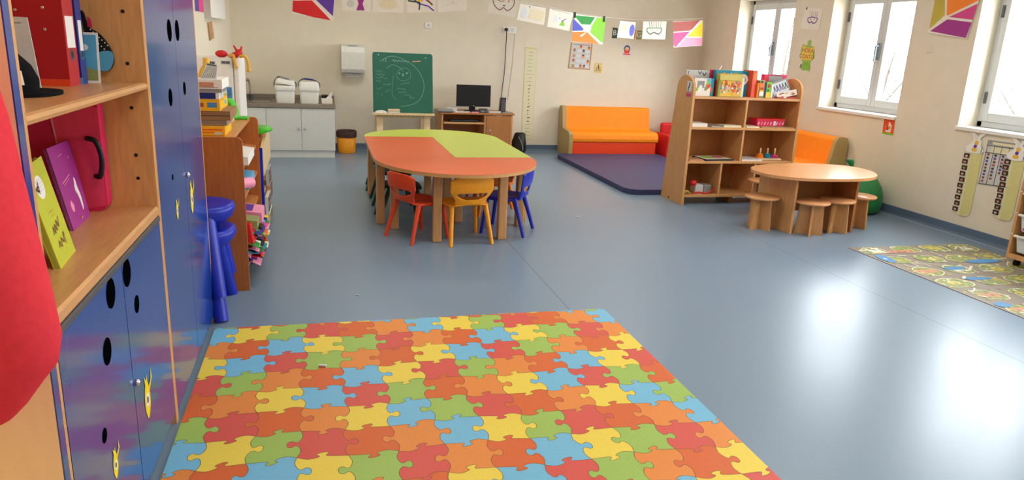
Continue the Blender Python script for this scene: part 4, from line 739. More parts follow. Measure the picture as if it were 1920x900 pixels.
# ------------------------------------------------------------------ plastic school chairs (facing +Y at rest)
def make_chair(lb, m):
    t = thing('school_chair', lb, 'chair')
    # backrest: curved panel with a hand slot
    nu, nv = 26, 26; mb = MB(); vs = []; fs = []
    def prof(v):   # y (back is negative) and z along the height
        return -.138-.040*v-.010*math.sin(v*math.pi), .302+.212*v
    def hw(v): return .122+.010*v if v < .2 else (.124+.044*min(1, (v-.2)/.3)**.8 if v < .5 else (.168 if v < .8 else .168-.026*((v-.8)/.2)**3))
    for j in range(nv+1):
        v = j/nv; y, z = prof(v)
        for i in range(nu+1):
            u = -1+2*i/nu; vs.append((u*hw(v), y-.028*(1-u*u)+.004, z-(.022*abs(u)**6 if v > .93 else 0)))
    for j in range(nv):
        for i in range(nu):
            u = abs(-1+2*(i+.5)/nu); v = (j+.5)/nv
            if u < .80 and abs(v-(.30+.09*u*u)) < .125*(1-(u/.84)**4): continue
            fs.append((j*(nu+1)+i, j*(nu+1)+i+1, (j+1)*(nu+1)+i+1, (j+1)*(nu+1)+i))
    mb.add(vs, fs, m, True); mb.build('backrest', t, world=False, solid=.012, sub=1)
    mb = MB(); vs = []; fs = []; n = 14
    for j in range(n+1):
        y = -.158+.325*j/n; f = j/n
        for i in range(n+1):
            u = -1+2*i/n; wd = .130+.045*min(1, f/.35)-.02*max(0, (f-.8)/.2)**2
            vs.append((u*wd, y-.015*(abs(u)**4)*(f > .9), .302-.018*math.sin(math.pi*min(1, f*1.1))*(1-u*u)-.03*max(0, f-.82)/.18*.6-.012*abs(u)**5))
    for j in range(n):
        for i in range(n): fs.append((j*(n+1)+i, j*(n+1)+i+1, (j+1)*(n+1)+i+1, (j+1)*(n+1)+i))
    mb.add(vs, fs, m, True); mb.build('seat', t, world=False, solid=.014, sub=1)
    for sx in (-1, 1):
        for y0, y1 in ((.115, .152), (-.105, -.195)):
            MB().tube([(sx*.162, y1, 0), (sx*.147, (y0+y1)/2, .15), (sx*.131, y0, .293)], [.0135, .016, .02], m, 10).build('leg', t, world=False)
        MB().tube([(sx*.143, -.115, .288), (sx*.15, 0, .279), (sx*.143, .12, .285)], .012, m, 8).build('seat_rail', t, world=False)
    return t
def chair(src, x, y, face, lb, mp=None, gr='school chairs around the joined tables'):
    rz = math.atan2(face[1], face[0])-math.pi/2; c = dup(src, (x, y, 0), rz, lb, gr)
    if mp: recolor(c, mp)
    return c
yel = make_chair('yellow plastic school chair with its back to us at the near table end', 'chairyel')
yel.location = (1.02, 5.245, 0); yel.rotation_euler = (0, 0, .16); yel['group'] = 'school chairs around the joined tables'
chair(yel, .697, 5.347, (.30, .18), 'orange-red plastic school chair at the near left corner of the table', {'chairyel': 'chairred'})
blu = chair(yel, 1.407, 5.475, (-.304, .17), 'blue plastic school chair at the near right corner of the table', {'chairyel': 'chairblue'})
gre = chair(yel, .618, 5.95, (1, .03), 'dark green plastic chair on the left side, nearest of the three green ones', {'chairyel': 'chairgreen'})
chair(gre, .616, 6.60, (1, 0), 'dark green plastic chair on the left side, middle one of the three')
chair(gre, .612, 7.28, (1, -.05), 'dark green plastic chair on the left side, farthest of the three')
chair(yel, 1.455, 6.10, (-1, .1), 'orange-yellow plastic chair half hidden behind the blue one, right side of table', {'chairyel': 'orange'})
chair(yel, 1.50, 6.62, (-1, .0), 'dark red plastic chair on the far right side of the table', {'chairyel': 'chairdred'})
chair(blu, .99, 7.42, (0, -1), 'blue plastic chair under the far rounded end of the table')
# ------------------------------------------------------------------ tall open bookcase with arched sides
BX0, BX1, BYF = 3.40, 4.60, 6.30
t = thing('bookcase', 'tall beech open bookcase with arched side panels in the reading corner', 'bookcase', (4.0, 6.5, 0))
def side_pts():
    fy = BYF; a = [(fy, 0), (fy+.46, 0), (fy+.33, 1.12)]
    for k in range(1, 12):
        an = math.pi*k/12; a.append((fy+.165+.165*math.cos(an), 1.12+.125*math.sin(an)))
    return a+[(fy, 1.12)]
for x, lb in ((BX0, 1), (BX1-.025, 0)):
    mb = MB().prism(side_pts(), 'x', x, x+.025, 'beech'); o = mb.build('side_panel', t, bev=.002)
    if lb:
        mb = MB(); art(mb, quadX(BYF+.03, BYF+.13, 1.045, 1.19, BX0-.001), [('r', (0, 1, 0, .2), 'hotpink'), ('r', (0, 1, .2, .35), 'mappink')]+[('e', (.3+.28*(k % 2)+.08*(k//2), .45+.13*(k//2), .13, .06), ('black', 'white')[k % 2]) for k in range(8)], 'frost', th=.0008); mb.build('sticker', o)
        MB().prism(ell(BYF+.28, .022, .012, .012, 12), 'x', BX0-.003, BX0, 'brownline').build('screw_cap', o)
def shelf(z, d): MB().box(BX0+.025, BX1-.025, BYF+.008, BYF+d, z-.025, z, 'beech_x').build('shelf', t, bev=.002)
ZSH = (.10, .435, .765, 1.055)
for z, d in zip(ZSH, (.42, .40, .37, .34)): shelf(z, d)
MB().hexa([(BX0+.025, BYF+.43, .075), (BX1-.025, BYF+.43, .075), (BX1-.025, BYF+.442, .075), (BX0+.025, BYF+.442, .075)], [(BX0+.025, BYF+.336, 1.03), (BX1-.025, BYF+.336, 1.03), (BX1-.025, BYF+.345, 1.03), (BX0+.025, BYF+.345, 1.03)], 'beech_dark').build('back_panel', t)
for x, z0, z1, d in ((4.0, .435, .74, .38), (4.0, .765, 1.03, .35), (3.80, .10, .41, .40), (4.18, .10, .41, .40)): MB().box(x-.01, x+.01, BYF+.012, BYF+d, z0, z1, 'beech').build('divider', t)
MB().box(3.98, 4.02, BYF+.1, BYF+.35, 0, .075, 'beech_dark').build('support', t)
def bitem(name, lb, cat, x0, x1, y0, y1, z0, z1, m, items=None, bev=.002, rz=0, par=None):
    mb = MB().box(x0, x1, y0, y1, z0, z1, m)
    if items: art(mb, quadY(x0, x1, z0, z1, y0), items)
    if rz: c = V((x0+x1)/2, (y0+y1)/2, z0); mb.xf(Matrix.Translation(c) @ Matrix.Rotation(rz, 4, 'Z') @ Matrix.Translation(-c))
    return mb.build(name, label=lb, cat=cat, bev=0)
def scene_art(seed, cols, n=9, bgm=None):
    r = random.Random(seed); out = [('r', (.03, .97, .04, .96), bgm)] if bgm else []
    for k in range(n):
        c = (r.uniform(.15, .85), r.uniform(.15, .8)); m = r.choice(cols)
        out.append(('p', spline([(c[0]+r.uniform(.05, .13)*math.cos(a), c[1]+r.uniform(.06, .16)*math.sin(a)) for a in [6.283*i/6 for i in range(6)]], 3), m))
    return out
zt = 1.0565; y0 = BYF+.05
bitem('book', 'white book with black squiggles lying behind the arched end on top of the bookcase', 'book', 3.43, 3.67, y0+.17, y0+.20, zt, zt+.235, 'lgrey', [('l', spline([(.08, .95), (.06, .8), (.12, .74), (.16, .8)], 3, False), 'ink', .007), ('l', [(.5, .95), (.58, .85), (.66, .95)], 'ink', .008), ('l', [(.7, .9), (.78, .78), (.86, .9)], 'ink', .008)])
bitem('book', 'lime-green book standing behind the teal picture book on top', 'book', 3.62, 3.76, y0+.21, y0+.24, zt, zt+.205, 'lgreen', [('e', (.3, .9, .1, .06), 'white')])
bitem('picture_book', 'picture book with a white window and a teal edge, first on top at left', 'book', 3.432, 3.60, y0, y0+.015, zt, zt+.165, 'paper', [('r', (.18, .62, .45, .85), 'grey'), ('e', (.4, .38, .12, .25), 'white'), ('e', (.85, .6, .14, .18), 'chairred'), ('r', (.75, .98, .72, .98), 'sky')]+scene_art(2, ['lgreen', 'mapgreen', 'red'], 4)[:4], rz=-.05)
bitem('picture_book', 'teal-spined book behind the one with the white window', 'book', 3.60, 3.645, y0+.01, y0+.13, zt, zt+.165, 'teal', [('r', (.1, .6, .2, .5), 'chairred')])
bitem('book', 'dark red book leaning between the teal-spined book and the large picture box', 'book', 3.66, 3.68, y0+.02, y0+.2, zt, zt+.15, 'darkred')
bitem('game_box', 'large teal and blue picture box standing at the back on top of the bookcase', 'game', 3.70, 4.055, y0+.10, y0+.145, zt, zt+.245, 'teal', scene_art(11, ['bluepurple', 'orange', 'pink', 'sky', 'mapblue'], 8, 'teal')+[('e', (.85, .66, .16, .22), 'white'), ('e', (.86, .65, .08, .1), 'tan'), ('e', (.78, .5, .05, .07), 'bagbrown'), ('p', [(.4, .7), (.48, .92), (.54, .72)], 'white'), ('r', (.55, .7, .8, .92), 'mapgreen')])
bitem('game_box', 'crimson box edge poking out behind the large teal picture box', 'game', 3.685, 3.78, y0+.16, y0+.19, zt, zt+.245, 'magenta')
bitem('game_box', 'yellow-green picture box with colourful animals, front of the bookcase top', 'game', 3.675, 3.925, y0-.02, y0+.03, zt, zt+.215, 'khaki', [('r', (.08, .98, .04, .72), 'gold')]+[(k, [(a*.5+c, b*.5+d) for a, b in P for c, d in [dd]], m) for j in range(4) for (k, P, m), dd in zip(scene_art(50+j, ['orange', 'red', 'brown', 'white', 'yellow', 'lpink', 'chairred', 'grey', 'skin'], 14), [(.05+.44*(j % 2), .03+.26*(j//2))]*14)]+[('r', (.02, .98, .72, .97), 'mapyellow'), ('r', (.0, .08, .03, .7), 'mapgreen')], rz=-.04)
bitem('book', 'pale blue-white book beside the yellow-green picture box', 'book', 3.93, 3.96, y0, y0+.12, zt, zt+.18, 'frost')
bitem('book', 'tall orange-red book with a pale label, upright on the bookcase top', 'book', 4.06, 4.108, y0+.02, y0+.2, zt, zt+.255, 'chairred', [('r', (.3, .8, .62, .9), 'orange'), ('l', [(.3, .5), (.8, .52)], 'lpink', .004)])
bitem('book', 'pale orange-spined book leaning on the tall orange-red one', 'book', 4.112, 4.13, y0+.0, y0+.18, zt, zt+.14, 'orange')
bitem('picture_book', 'red, green and yellow picture book between the upright books on top', 'book', 4.134, 4.19, y0, y0+.14, zt, zt+.165, 'mapgreen', [('r', (.1, .9, .6, .85), 'orange'), ('e', (.5, .5, .35, .1), 'red'), ('r', (.1, .9, .1, .35), 'white'), ('e', (.4, .9, .2, .07), 'ink'), ('r', (.2, .8, .36, .44), 'yellow')])
bitem('book', 'tall pale yellow book standing behind the red, green and yellow one', 'book', 4.14, 4.20, y0+.16, y0+.21, zt, zt+.20, 'chartyel')
bitem('book', 'thin dark-blue spined book beside the green and yellow one', 'book', 4.197, 4.208, y0, y0+.14, zt, zt+.15, 'deepblue')
bitem('picture_book', 'green and yellow picture book just left of the white-spined book', 'book', 4.212, 4.262, y0, y0+.14, zt, zt+.15, 'lgreen', [('r', (.0, 1, .0, .35), 'yellow'), ('e', (.5, .75, .35, .12), 'brown'), ('r', (.1, .7, .4, .55), 'green')])
bitem('book', 'white-spined book standing right of the green and yellow book', 'book', 4.268, 4.288, y0, y0+.16, zt, zt+.13, 'white')
bitem('folder', 'crimson folder case with a grey front at the right of the bookcase top', 'folder', 4.285, 4.54, y0+.17, y0+.23, zt, zt+.22, 'magenta', [('r', (.2, .8, .05, .93), 'grey'), ('r', (.02, .16, .7, .9), 'red'), ('l', [(.25, .95), (.5, .99), (.75, .94)], 'dgrey', .006)])
def tilted(name, lb, cat, c, w_, h_, th, ang, m, items, pitch=.25):
    mb = MB().box(-w_/2, w_/2, 0, th, 0, h_, m); art(mb, quadY(-w_/2, w_/2, 0, h_, 0), items)
    mb.xf(Matrix.Translation(c) @ Matrix.Rotation(ang, 4, 'Y') @ Matrix.Rotation(-pitch, 4, 'X')); return mb.build(name, label=lb, cat=cat)
tilted('magazine', 'grey-blue magazine with letters leaning at a slant against the crimson case', 'magazine', V(4.41, y0+.02, zt+.035), .20, .14, .012, -.35, 'grey', [('r', (.08, .92, .1, .9), 'frost')]+[('l', [(.15+.16*k, .3), (.2+.16*k, .75), (.26+.16*k, .3)], ('purple', 'dkgreen', 'purple', 'dgrey', 'dkgreen')[k], .008) for k in range(5)])
tilted('magazine', 'brown and white magazine below the slanting grey-blue one', 'magazine', V(4.45, y0-.012, zt+.016), .22, .055, .012, -.22, 'paper', scene_art(8, ['tan', 'brown', 'mappink', 'red'], 7))
bitem('magazine', 'red magazines lying flat at the right end of the bookcase top', 'magazine', 4.34, 4.545, y0-.02, y0+.14, zt, zt+.013, 'chairdred', [('r', (.3, .45, .2, .9), 'white')])
mb = MB().tube([(3.745, y0+.12, zt+.245), (3.765, y0+.12, zt+.285)], .006, 'white'); mb.build('pencil', label='white stub sticking up behind the large teal picture box', cat='pencil')
def flat(name, lb, cat, x0, x1, y0, y1, z, th, m, top=None, rz=0):
    mb = MB().box(x0, x1, y0, y1, z, z+th, m)
    if top: art(mb, [(x0, y1, z+th), (x1, y1, z+th), (x1, y0, z+th), (x0, y0, z+th)], top)
    if rz: c = V((x0+x1)/2, (y0+y1)/2, z); mb.xf(Matrix.Translation(c) @ Matrix.Rotation(rz, 4, 'Z') @ Matrix.Translation(-c))
    return mb.build(name, label=lb, cat=cat)
z3, z2, z1 = .7655, .4355, .1005
flat('book', 'pale thick book at the left end of the upper middle shelf', 'book', 3.44, 3.60, 6.32, 6.48, z3, .034, 'paper')
flat('magazine', 'grey thin magazine lying in the left upper compartment', 'magazine', 3.63, 3.80, 6.33, 6.55, z3, .012, 'grey', [('r', (.1, .9, .2, .9), 'tan')], .15)
flat('book', 'cream flat book next to the divider in the left upper compartment', 'book', 3.78, 3.97, 6.32, 6.46, z3, .018, 'cream')
flat('book', 'thin cream book right of the divider on the upper middle shelf', 'book', 4.03, 4.17, 6.32, 6.5, z3, .012, 'cream')
flat('board', 'thin wooden board under the red box in the right upper compartment', 'board', 4.20, 4.55, 6.32, 6.5, z3, .010, 'tan', None, -.03)
bx = thing('red_box', 'red box with white marks in the right upper compartment of the bookcase', 'box', (4.34, 6.46, z3+.011))
mb = MB().box(4.19, 4.50, 6.40, 6.54, z3+.011, z3+.065, 'magenta'); art(mb, quadY(4.19, 4.50, z3+.011, z3+.065, 6.40), [('l', [(.05+.11*k, .25), (.08+.11*k, .7)], ('white', 'lpink')[k % 2], .008) for k in range(9)]+[('r', (.6, .68, .1, .9), 'frost')]); mb.build('body', bx); MB().box(4.185, 4.505, 6.395, 6.545, z3+.066, z3+.082, 'red').build('lid', bx)
flat('book', 'small pale book at the left end of the lower middle shelf', 'book', 3.45, 3.60, 6.32, 6.47, z2, .012, 'mappink', [('r', (.1, .9, .1, .9), 'tan')])
flat('picture_book', 'large dark-edged picture book lying in the left lower compartment', 'book', 3.61, 3.93, 6.32, 6.56, z2, .016, 'ink', [('r', (.02, .98, .05, .98), 'cream'), ('e', (.35, .6, .2, .25), 'lgreen'), ('e', (.7, .6, .18, .25), 'hotpink')], .1)
flat('puzzle_tray', 'pale grey flat puzzle lying right of the divider on the lower middle shelf', 'puzzle', 4.03, 4.25, 6.32, 6.54, z2, .014, 'paper', [('r', (.04, .96, .06, .94), 'frost')], -.04)
st = thing('stacking_toy', 'wooden stacking toy with three pegs of orange, blue and pink rings', 'toy', (4.37, 6.42, z2)); MB().box(4.235, 4.51, 6.375, 6.465, z2, z2+.018, 'beech_pale').build('base', st, bev=.004)
for k, m in enumerate(('orange', 'teal', 'hotpink')):
    x = 4.285+.083*k; MB().lathe([(0, 0), (.008, 0), (.008, .092), (.005, .1), (0, .1)], (x, 6.42, z2+.018), 'beech_pale', 12).build('peg', st)
    for j, r_ in enumerate((.036, .032, .026)[:3 if k == 0 else 2 + (k == 1)]): MB().lathe([(.009, 0), (r_, 0), (r_+.003, .007), (r_, .014), (.009, .014), (.009, 0)], (x, 6.42, z2+.019+.0145*j), m, 16).build('ring', st)
t2 = thing('doll_purse', 'red-rimmed grey toy basket on the bottom shelf of the bookcase', 'toy', (3.65, 6.42, z1))
MB().box(3.58, 3.67, 6.38, 6.5, z1, z1+.085, 'lgrey').box(3.675, 3.76, 6.38, 6.5, z1, z1+.085, 'grey').build('body', t2, bev=.012)
MB().tube(spline([(3.53, 6.345, z1+.006), (3.60, 6.335, z1+.02), (3.66, 6.34, z1+.008), (3.73, 6.34, z1+.025), (3.77, 6.36, z1+.06)], 6, False), .007, 'red').build('handle', t2)
MB().ball((3.56, 6.40, z1+.10), (.035, .03, .03), 'red').build('bow', t2)
MB().tube(spline([(3.43, 6.34, z1+.01), (3.47, 6.33, z1+.03), (3.50, 6.34, z1+.008), (3.45, 6.36, z1+.012), (3.48, 6.35, z1+.035), (3.43, 6.355, z1+.02)], 6), .007, 'khaki').build('cord_toy', label='tangle of yellow-green cord at the left of the bottom shelf', cat='cord')
# ------------------------------------------------------------------ small curved table with stools
SZ = .50
t = thing('low_play_table', 'low beech play table with a rounded top before the bookcase', 'table', (4.14, 5.4, 0))
tp = spline([(3.585, 5.44), (3.605, 5.22), (3.74, 5.08), (3.95, 5.02), (4.25, 5.01), (4.50, 5.07), (4.68, 5.24), (4.76, 5.46), (4.72, 5.66), (4.52, 5.77), (4.28, 5.81), (3.92, 5.75), (3.69, 5.62)], 5)
MB().prism(tp, 'z', SZ-.024, SZ, 'tablewood').build('tabletop', t, bev=.004)
MB().hexa([(3.82, 5.15, 0), (3.842, 5.15, 0), (3.80, 5.62, 0), (3.778, 5.62, 0)], [(3.82, 5.15, SZ-.024), (3.842, 5.15, SZ-.024), (3.80, 5.62, SZ-.024), (3.778, 5.62, SZ-.024)], 'beech').build('leg_panel', t, bev=.001)
MB().hexa([(4.432, 5.16, 0), (4.454, 5.16, 0), (4.48, 5.62, 0), (4.458, 5.62, 0)], [(4.432, 5.16, SZ-.024), (4.454, 5.16, SZ-.024), (4.48, 5.62, SZ-.024), (4.458, 5.62, SZ-.024)], 'beech_dark').build('leg_panel', t, bev=.001)
MB().box(3.80, 4.462, 5.50, 5.522, .12, SZ-.024, 'beech_dark').build('cross_panel', t)
def make_stool(lb):
    t = thing('round_stool', lb, 'stool', group='beech stools at the low play table')
    MB().lathe([(0, -.02), (.14, -.02), (.144, -.016), (.145, -.01), (.144, -.004), (.14, 0), (0, 0)], (0, 0, .29), 'tablewood', 40).build('seat', t, world=False)
    h = .27
    for k in (0, 1):
        P = [(-.115, 0), (.115, 0), (.095, h), (-.095, h)]; mb = MB()
        if k: mb.hexa([(-.0085, -.115, 0), (.0085, -.115, 0), (.0085, -.0087, 0), (-.0085, -.0087, 0)], [(-.0085, -.095, h), (.0085, -.095, h), (.0085, -.0087, h), (-.0085, -.0087, h)], 'beech').hexa([(-.0085, .0087, 0), (.0085, .0087, 0), (.0085, .115, 0), (-.0085, .115, 0)], [(-.0085, .0087, h), (.0085, .0087, h), (.0085, .095, h), (-.0085, .095, h)], 'beech')
        else: mb.prism(P, 'y', -.0085, .0085, 'beech')
        mb.build('leg_panel', t, world=False)
    return t
s0 = make_stool('beech stool at the left end of the play table'); s0.location = (3.655, 5.36, 0); s0.rotation_euler = (0, 0, .35)
for x, y, a, lb in ((3.99, 5.135, 1.05, 'beech stool at the front of the play table, nearest the camera'), (4.285, 5.19, .55, 'beech stool under the play table, right of the nearest one'), (4.63, 5.345, .2, 'beech stool at the right end of the play table by the bean bag'), (4.13, 6.08, .3, 'beech stool behind the play table against the bookcase')): dup(s0, (x, y, 0), a, lb)
# ------------------------------------------------------------------ sofas, bean bag, exercise mat
def sofa(name, lb, L, loc, rz):
    t = thing(name, lb, 'sofa', loc, rz)          # local: x along the length, -y is the front
    prof = [(.0, 0), (.50, 0), (.50, .60), (.48, .645), (.44, .655), (.385, .65), (.365, .62), (.31, .36), (.26, .34), (.05, .335), (.0, .30), (-.005, .2)]
    side = [(.49, 0), (.505, .60), (.485, .65), (.44, .662), (.375, .655), (.352, .62), (.30, .365), (.05, .342), (-.005, .31), (-.012, .2), (-.0, 0)]
    A = [(y, z) for y, z in prof if z >= .2]; body = [(.5, .2)]+A[1:]
    body = [(.0, .205), (.50, .205), (.50, .60), (.48, .645), (.44, .655), (.385, .65), (.365, .62), (.31, .36), (.26, .34), (.05, .335), (.005, .31), (-.008, .25)]
    MB().prism(body, 'x', .055, L-.0, 'sofafab').build('cushion', t, world=False, bev=.012)
    MB().box(.055, L-.02, .012, .49, 0, .203, 'sofared').build('skirt', t, world=False, label='red-orange lower front', bev=.006)
    sp = [(-.0, 0), (.49, 0)]+[(y, z) for y, z in side[1:10]]
    MB().prism(sp, 'x', 0, .053, 'sofabeige').build('side_panel', t, world=False, bev=.01, label='khaki-beige end')
    return t
sofa('sofa', 'child-size orange and red sofa against the back wall', 1.32, (3.25, 9.335, 0), 0)
s2 = sofa('sofa', 'child-size orange sofa along the right wall behind the play table', 1.35, (4.86, 6.53, 0), 0)
s2.rotation_euler = (0, 0, math.pi/2); s2.location = (0, 0, 0)
# local x -> +Y, local y -> -X : front must face -X, so mirror by building from the far end
s2.rotation_euler = (0, 0, -math.pi/2); s2.location = (4.875, 7.90, 0)
for o in s2.children:
    if o.name.startswith('side_panel'): o.location = (1.35-.0, 0, 0)
    else: o.location = (0, 0, 0)
def armchair(lb, loc, rz):
    t = thing('armchair', lb, 'chair', loc, rz)
    MB().box(-.2, .2, -.2, .18, 0, .22, 'red').build('seat', t, world=False, bev=.04, seg=3); MB().hexa([(-.2, .12, .0), (.2, .12, .0), (.2, .22, .0), (-.2, .22, .0)], [(-.19, .16, .46), (.19, .16, .46), (.19, .25, .46), (-.19, .25, .46)], 'red').build('backrest', t, world=False, bev=.035, seg=3)
    for s in (-1, 1): MB().box(s*.235-.035, s*.235+.035, -.2, .2, 0, .33, 'red').build('armrest', t, world=False, bev=.03, seg=3)
    return t
armchair('red foam child armchair in the back corner between sofa and bookcase', (4.94, 9.45, 0), 0)
t = thing('bean_bag', 'green bean bag against the right wall beside the play table', 'bean bag', (5.115, 5.97, 0))
rings = []
for z, r_ in ((.002, .18), (.02, .235), (.09, .262), (.18, .262), (.26, .24), (.33, .195), (.38, .13), (.41, .06), (.425, .03)):
    rings.append([(5.105+r_*math.cos(a)*(1+.02*math.sin(5*a+z*9)), 5.97+r_*math.sin(a)*(1+.03*math.sin(4*a)), z+.006*math.sin(3*a)*(z > .05)) for a in [2*math.pi*i/36 for i in range(36)]])
MB().loft(rings, 'beangreen').build('body', t)
MB().loft([[(5.09+dx+r_*math.cos(a), 5.99+r_*.5*math.sin(a), z) for a in [2*math.pi*i/14 for i in range(14)]] for z, r_, dx in ((.41, .03, -.02), (.44, .022, -.05), (.48, .04, -.07), (.505, .04, -.08), (.51, .025, -.08))], 'beangreen').build('tuft', t)
t = thing('exercise_mat', 'dark blue padded gym mat on the floor before the orange sofa', 'mat', (3.8, 7.85, 0))
MB().prism(rrect(3.05, 4.55, 6.79, 9.27, (.16, .05, .05, .10), 6), 'z', 0.001, .055, 'mat_blue').build('pad', t, bev=.018, seg=3)
# ------------------------------------------------------------------ floor mats
PMX0, PMX1, PMY1, DX, DY = -.55, 1.545, 3.65, .1705, .183
SEQ = ['BYGRDO', 'ODBYGR', 'YBRGOD', 'RGODBY', 'DOYBRG', 'GRDOYB']
def edge_pts(n=28):
    # (along 0..1, across) : ears at both ends, a knob in the middle
    P = [(0, 0), (.08, -.022), (.2, -.045), (.32, -.03), (.40, 0), (.435, .03), (.425, .075), (.385, .11), (.385, .155), (.43, .19), (.5, .2), (.57, .19), (.615, .155), (.615, .11), (.575, .075), (.565, .03), (.60, 0), (.68, -.03), (.8, -.045), (.92, -.022), (1, 0)]
    return spline(P, 3, False)
EP = edge_pts()
NC, NR = 13, 15
def corner(c, r): return (-.448+DX*(c-1)+.010*math.sin(r*2.1+c), 3.459+DY-DY*r-.012*math.sin(c*1.7))
def vedge(c, r):      # left border of cell (r,c), from top to bottom; A cells push their knobs out sideways
    a, b = corner(c, r), corner(c, r+1); sg = -1 if (r+c) % 2 == 1 else 1   # A at right -> knob to -x
    return [(a[0]+(b[0]-a[0])*t+sg*h*DX*1.25, a[1]+(b[1]-a[1])*t) for t, h in EP]
def hedge(c, r):      # top border of cell (r,c), left to right; B cells push knobs out up/down
    a, b = corner(c, r), corner(c+1, r); sg = 1 if (r+c) % 2 == 0 else -1
    return [(a[0]+(b[0]-a[0])*t, a[1]+(b[1]-a[1])*t+sg*h*DY*.75-.008*math.sin(2*math.pi*t)) for t, h in EP]
mb = MB()
for r in range(-1, NR):
    for c in range(-1, NC+1):
        P = hedge(c, r)[:-1]+vedge(c+1, r)[:-1]+hedge(c, r+1)[::-1][:-1]+vedge(c, r)[::-1][:-1]
        mb.add([(x, y, .004) for x, y in P][::-1], [tuple(range(len(P)))], 'pm'+SEQ[r % 6][c % 6])
lines = MB()
def ribbon(P, wd=.0022, z=.0043):
    vs = []
    for i, p in enumerate(P):
        a, b = P[max(i-1, 0)], P[min(i+1, len(P)-1)]; d = Vector((b[0]-a[0], b[1]-a[1])).normalized(); n = (-d.y*wd/2, d.x*wd/2)
        vs += [(p[0]+n[0], p[1]+n[1], z), (p[0]-n[0], p[1]-n[1], z)]
    mb.add(vs, [(2*i, 2*i+1, 2*i+3, 2*i+2) for i in range(len(P)-1)], 'pieceline')
for r in range(-1, NR):
    for c in range(-1, NC+1): ribbon(vedge(c, r)); ribbon(hedge(c, r))
def clip_mesh(o, planes):
    import bmesh
    bm = bmesh.new(); bm.from_mesh(o.data); mw = o.matrix_world.copy(); mw.translation = o.location
    for co, no in planes:
        bmesh.ops.bisect_plane(bm, geom=bm.verts[:]+bm.edges[:]+bm.faces[:], plane_co=Vector(co)-o.location, plane_no=no, clear_outer=True)
    bm.to_mesh(o.data); bm.free()
PMY0 = 1.05
mroot = thing('puzzle_mat', 'large play mat printed with coloured jigsaw pieces on the floor in the foreground', 'mat', ((PMX0+PMX1)/2, (PMY0+PMY1)/2, 0))
o = mb.build('printed_surface', mroot); o2 = o
import bmesh
bm = bmesh.new(); bm.from_mesh(o.data); off = Vector(mroot.location)
for co, no in (((PMX0, 0, 0), (-1, 0, 0)), ((PMX1, 0, 0), (1, 0, 0)), ((0, PMY1, 0), (0, 1, 0)), ((0, PMY0, 0), (0, -1, 0))):
    bmesh.ops.bisect_plane(bm, geom=bm.verts[:]+bm.edges[:]+bm.faces[:], plane_co=Vector(co)-off, plane_no=no, clear_outer=True)
bm.to_mesh(o.data); bm.free()
MB().box(PMX0, PMX1, PMY0, PMY1, .0003, .0037, 'lgrey').build('backing', mroot)
# road mat
RX0, RX1, RY0, RY1 = 4.04, 5.21, 2.35, 4.69
mb = MB().box(RX0, RX1, RY0, RY1, .0005, .004, 'roadgrey'); r = random.Random(21); it = []
def blob(u, v, a, b, m, seed, n=8):
    q = random.Random(seed); return ('p', spline([(u+a*q.uniform(.75, 1.2)*math.cos(6.283*i/n), v+b*q.uniform(.75, 1.2)*math.sin(6.283*i/n)) for i in range(n)], 3), m)
def inside(p): return [(min(.995, max(.005, x)), min(.998, max(.002, y))) for x, y in p]
k = 0
def pond(v): return v
for gy in range(9):
    for gx in range(4):
        u, v = .13+.25*gx+r.uniform(-.015, .015), .055+.112*gy+r.uniform(-.006, .006)
        it.append(blob(u, v, .102, .042, 'chartpale', k)); it.append(blob(u, v, .094, .0385, 'mapgreen', k)); k += 1
        c = r.random()
        it.append(blob(u+r.uniform(-.05, .05), v+r.uniform(-.015, .015), .04, .014, r.choice(['roadgreen', 'khaki', 'mapyellow']), k+500))
        if c < .33: it.append(blob(u+r.uniform(-.03, .03), v, .05, .016, 'mapyellow', k))
        elif c < .55: it.append(('r', (u-.07, u+.07, v-.018, v+.018), 'mappink'))
        elif c < .75: it.append(('r', (u-.05, u+.05, v-.022, v+.02), 'mapwhite'))
        for j in range(26):
            it.append(('e', (u+r.uniform(-.1, .1), v+r.uniform(-.042, .042), .011, .0055, 7), r.choice(['mapgreen', 'mapgreen', 'roadgreen', 'mapwhite', 'khaki', 'mapyellow', 'roadgreen'])))
for u, v, a, b, s in ((.06, .86, .045, .045, 1), (.72, .80, .17, .02, 2), (.36, .74, .08, .018, 3), (.33, .64, .1, .014, 4), (.06, .43, .05, .02, 5), (.8, .5, .1, .02, 6), (.5, .3, .1, .02, 7)): it.append(blob(u, v, a, b, 'mapblue', 100+s))
it += [('e', (.06, .86, .012, .008, 8), 'mapwhite'), ('r', (.2, .42, .92, .945), 'mappink')]+[('e', (.24+.05*j, .932, .012, .006, 8), 'brown') for j in range(4)]
for j in range(22):
    u, v = r.uniform(.05, .9), r.uniform(.05, .97); L_ = r.uniform(.05, .1)
    it.append(('l', [(u, v), (u+L_*r.choice((0, 1)), v+L_*r.choice((.0, .4)))], 'mapwhite', .02 if j % 3 == 0 else .01))
it += [('l', [(.09, .80), (.09, .77), (.16, .775), (.16, .80), (.24, .79), (.24, .765)], 'mapwhite', .008), ('r', (.02, .10, .955, .965), 'mapwhite'), ('r', (.14, .2, .97, .98), 'mapwhite')]
it2 = []
for q in it:
    if q[0] == 'p': q = ('p', inside(q[1]), q[2])
    it2.append(q)
art(mb, [(RX0, RY1, .0042), (RX1, RY1, .0042), (RX1, RY0, .0042), (RX0, RY0, .0042)], it2, eps=.000012)
mb.build('road_mat', label='play mat printed with roads, ponds and houses by the right wall', cat='mat')
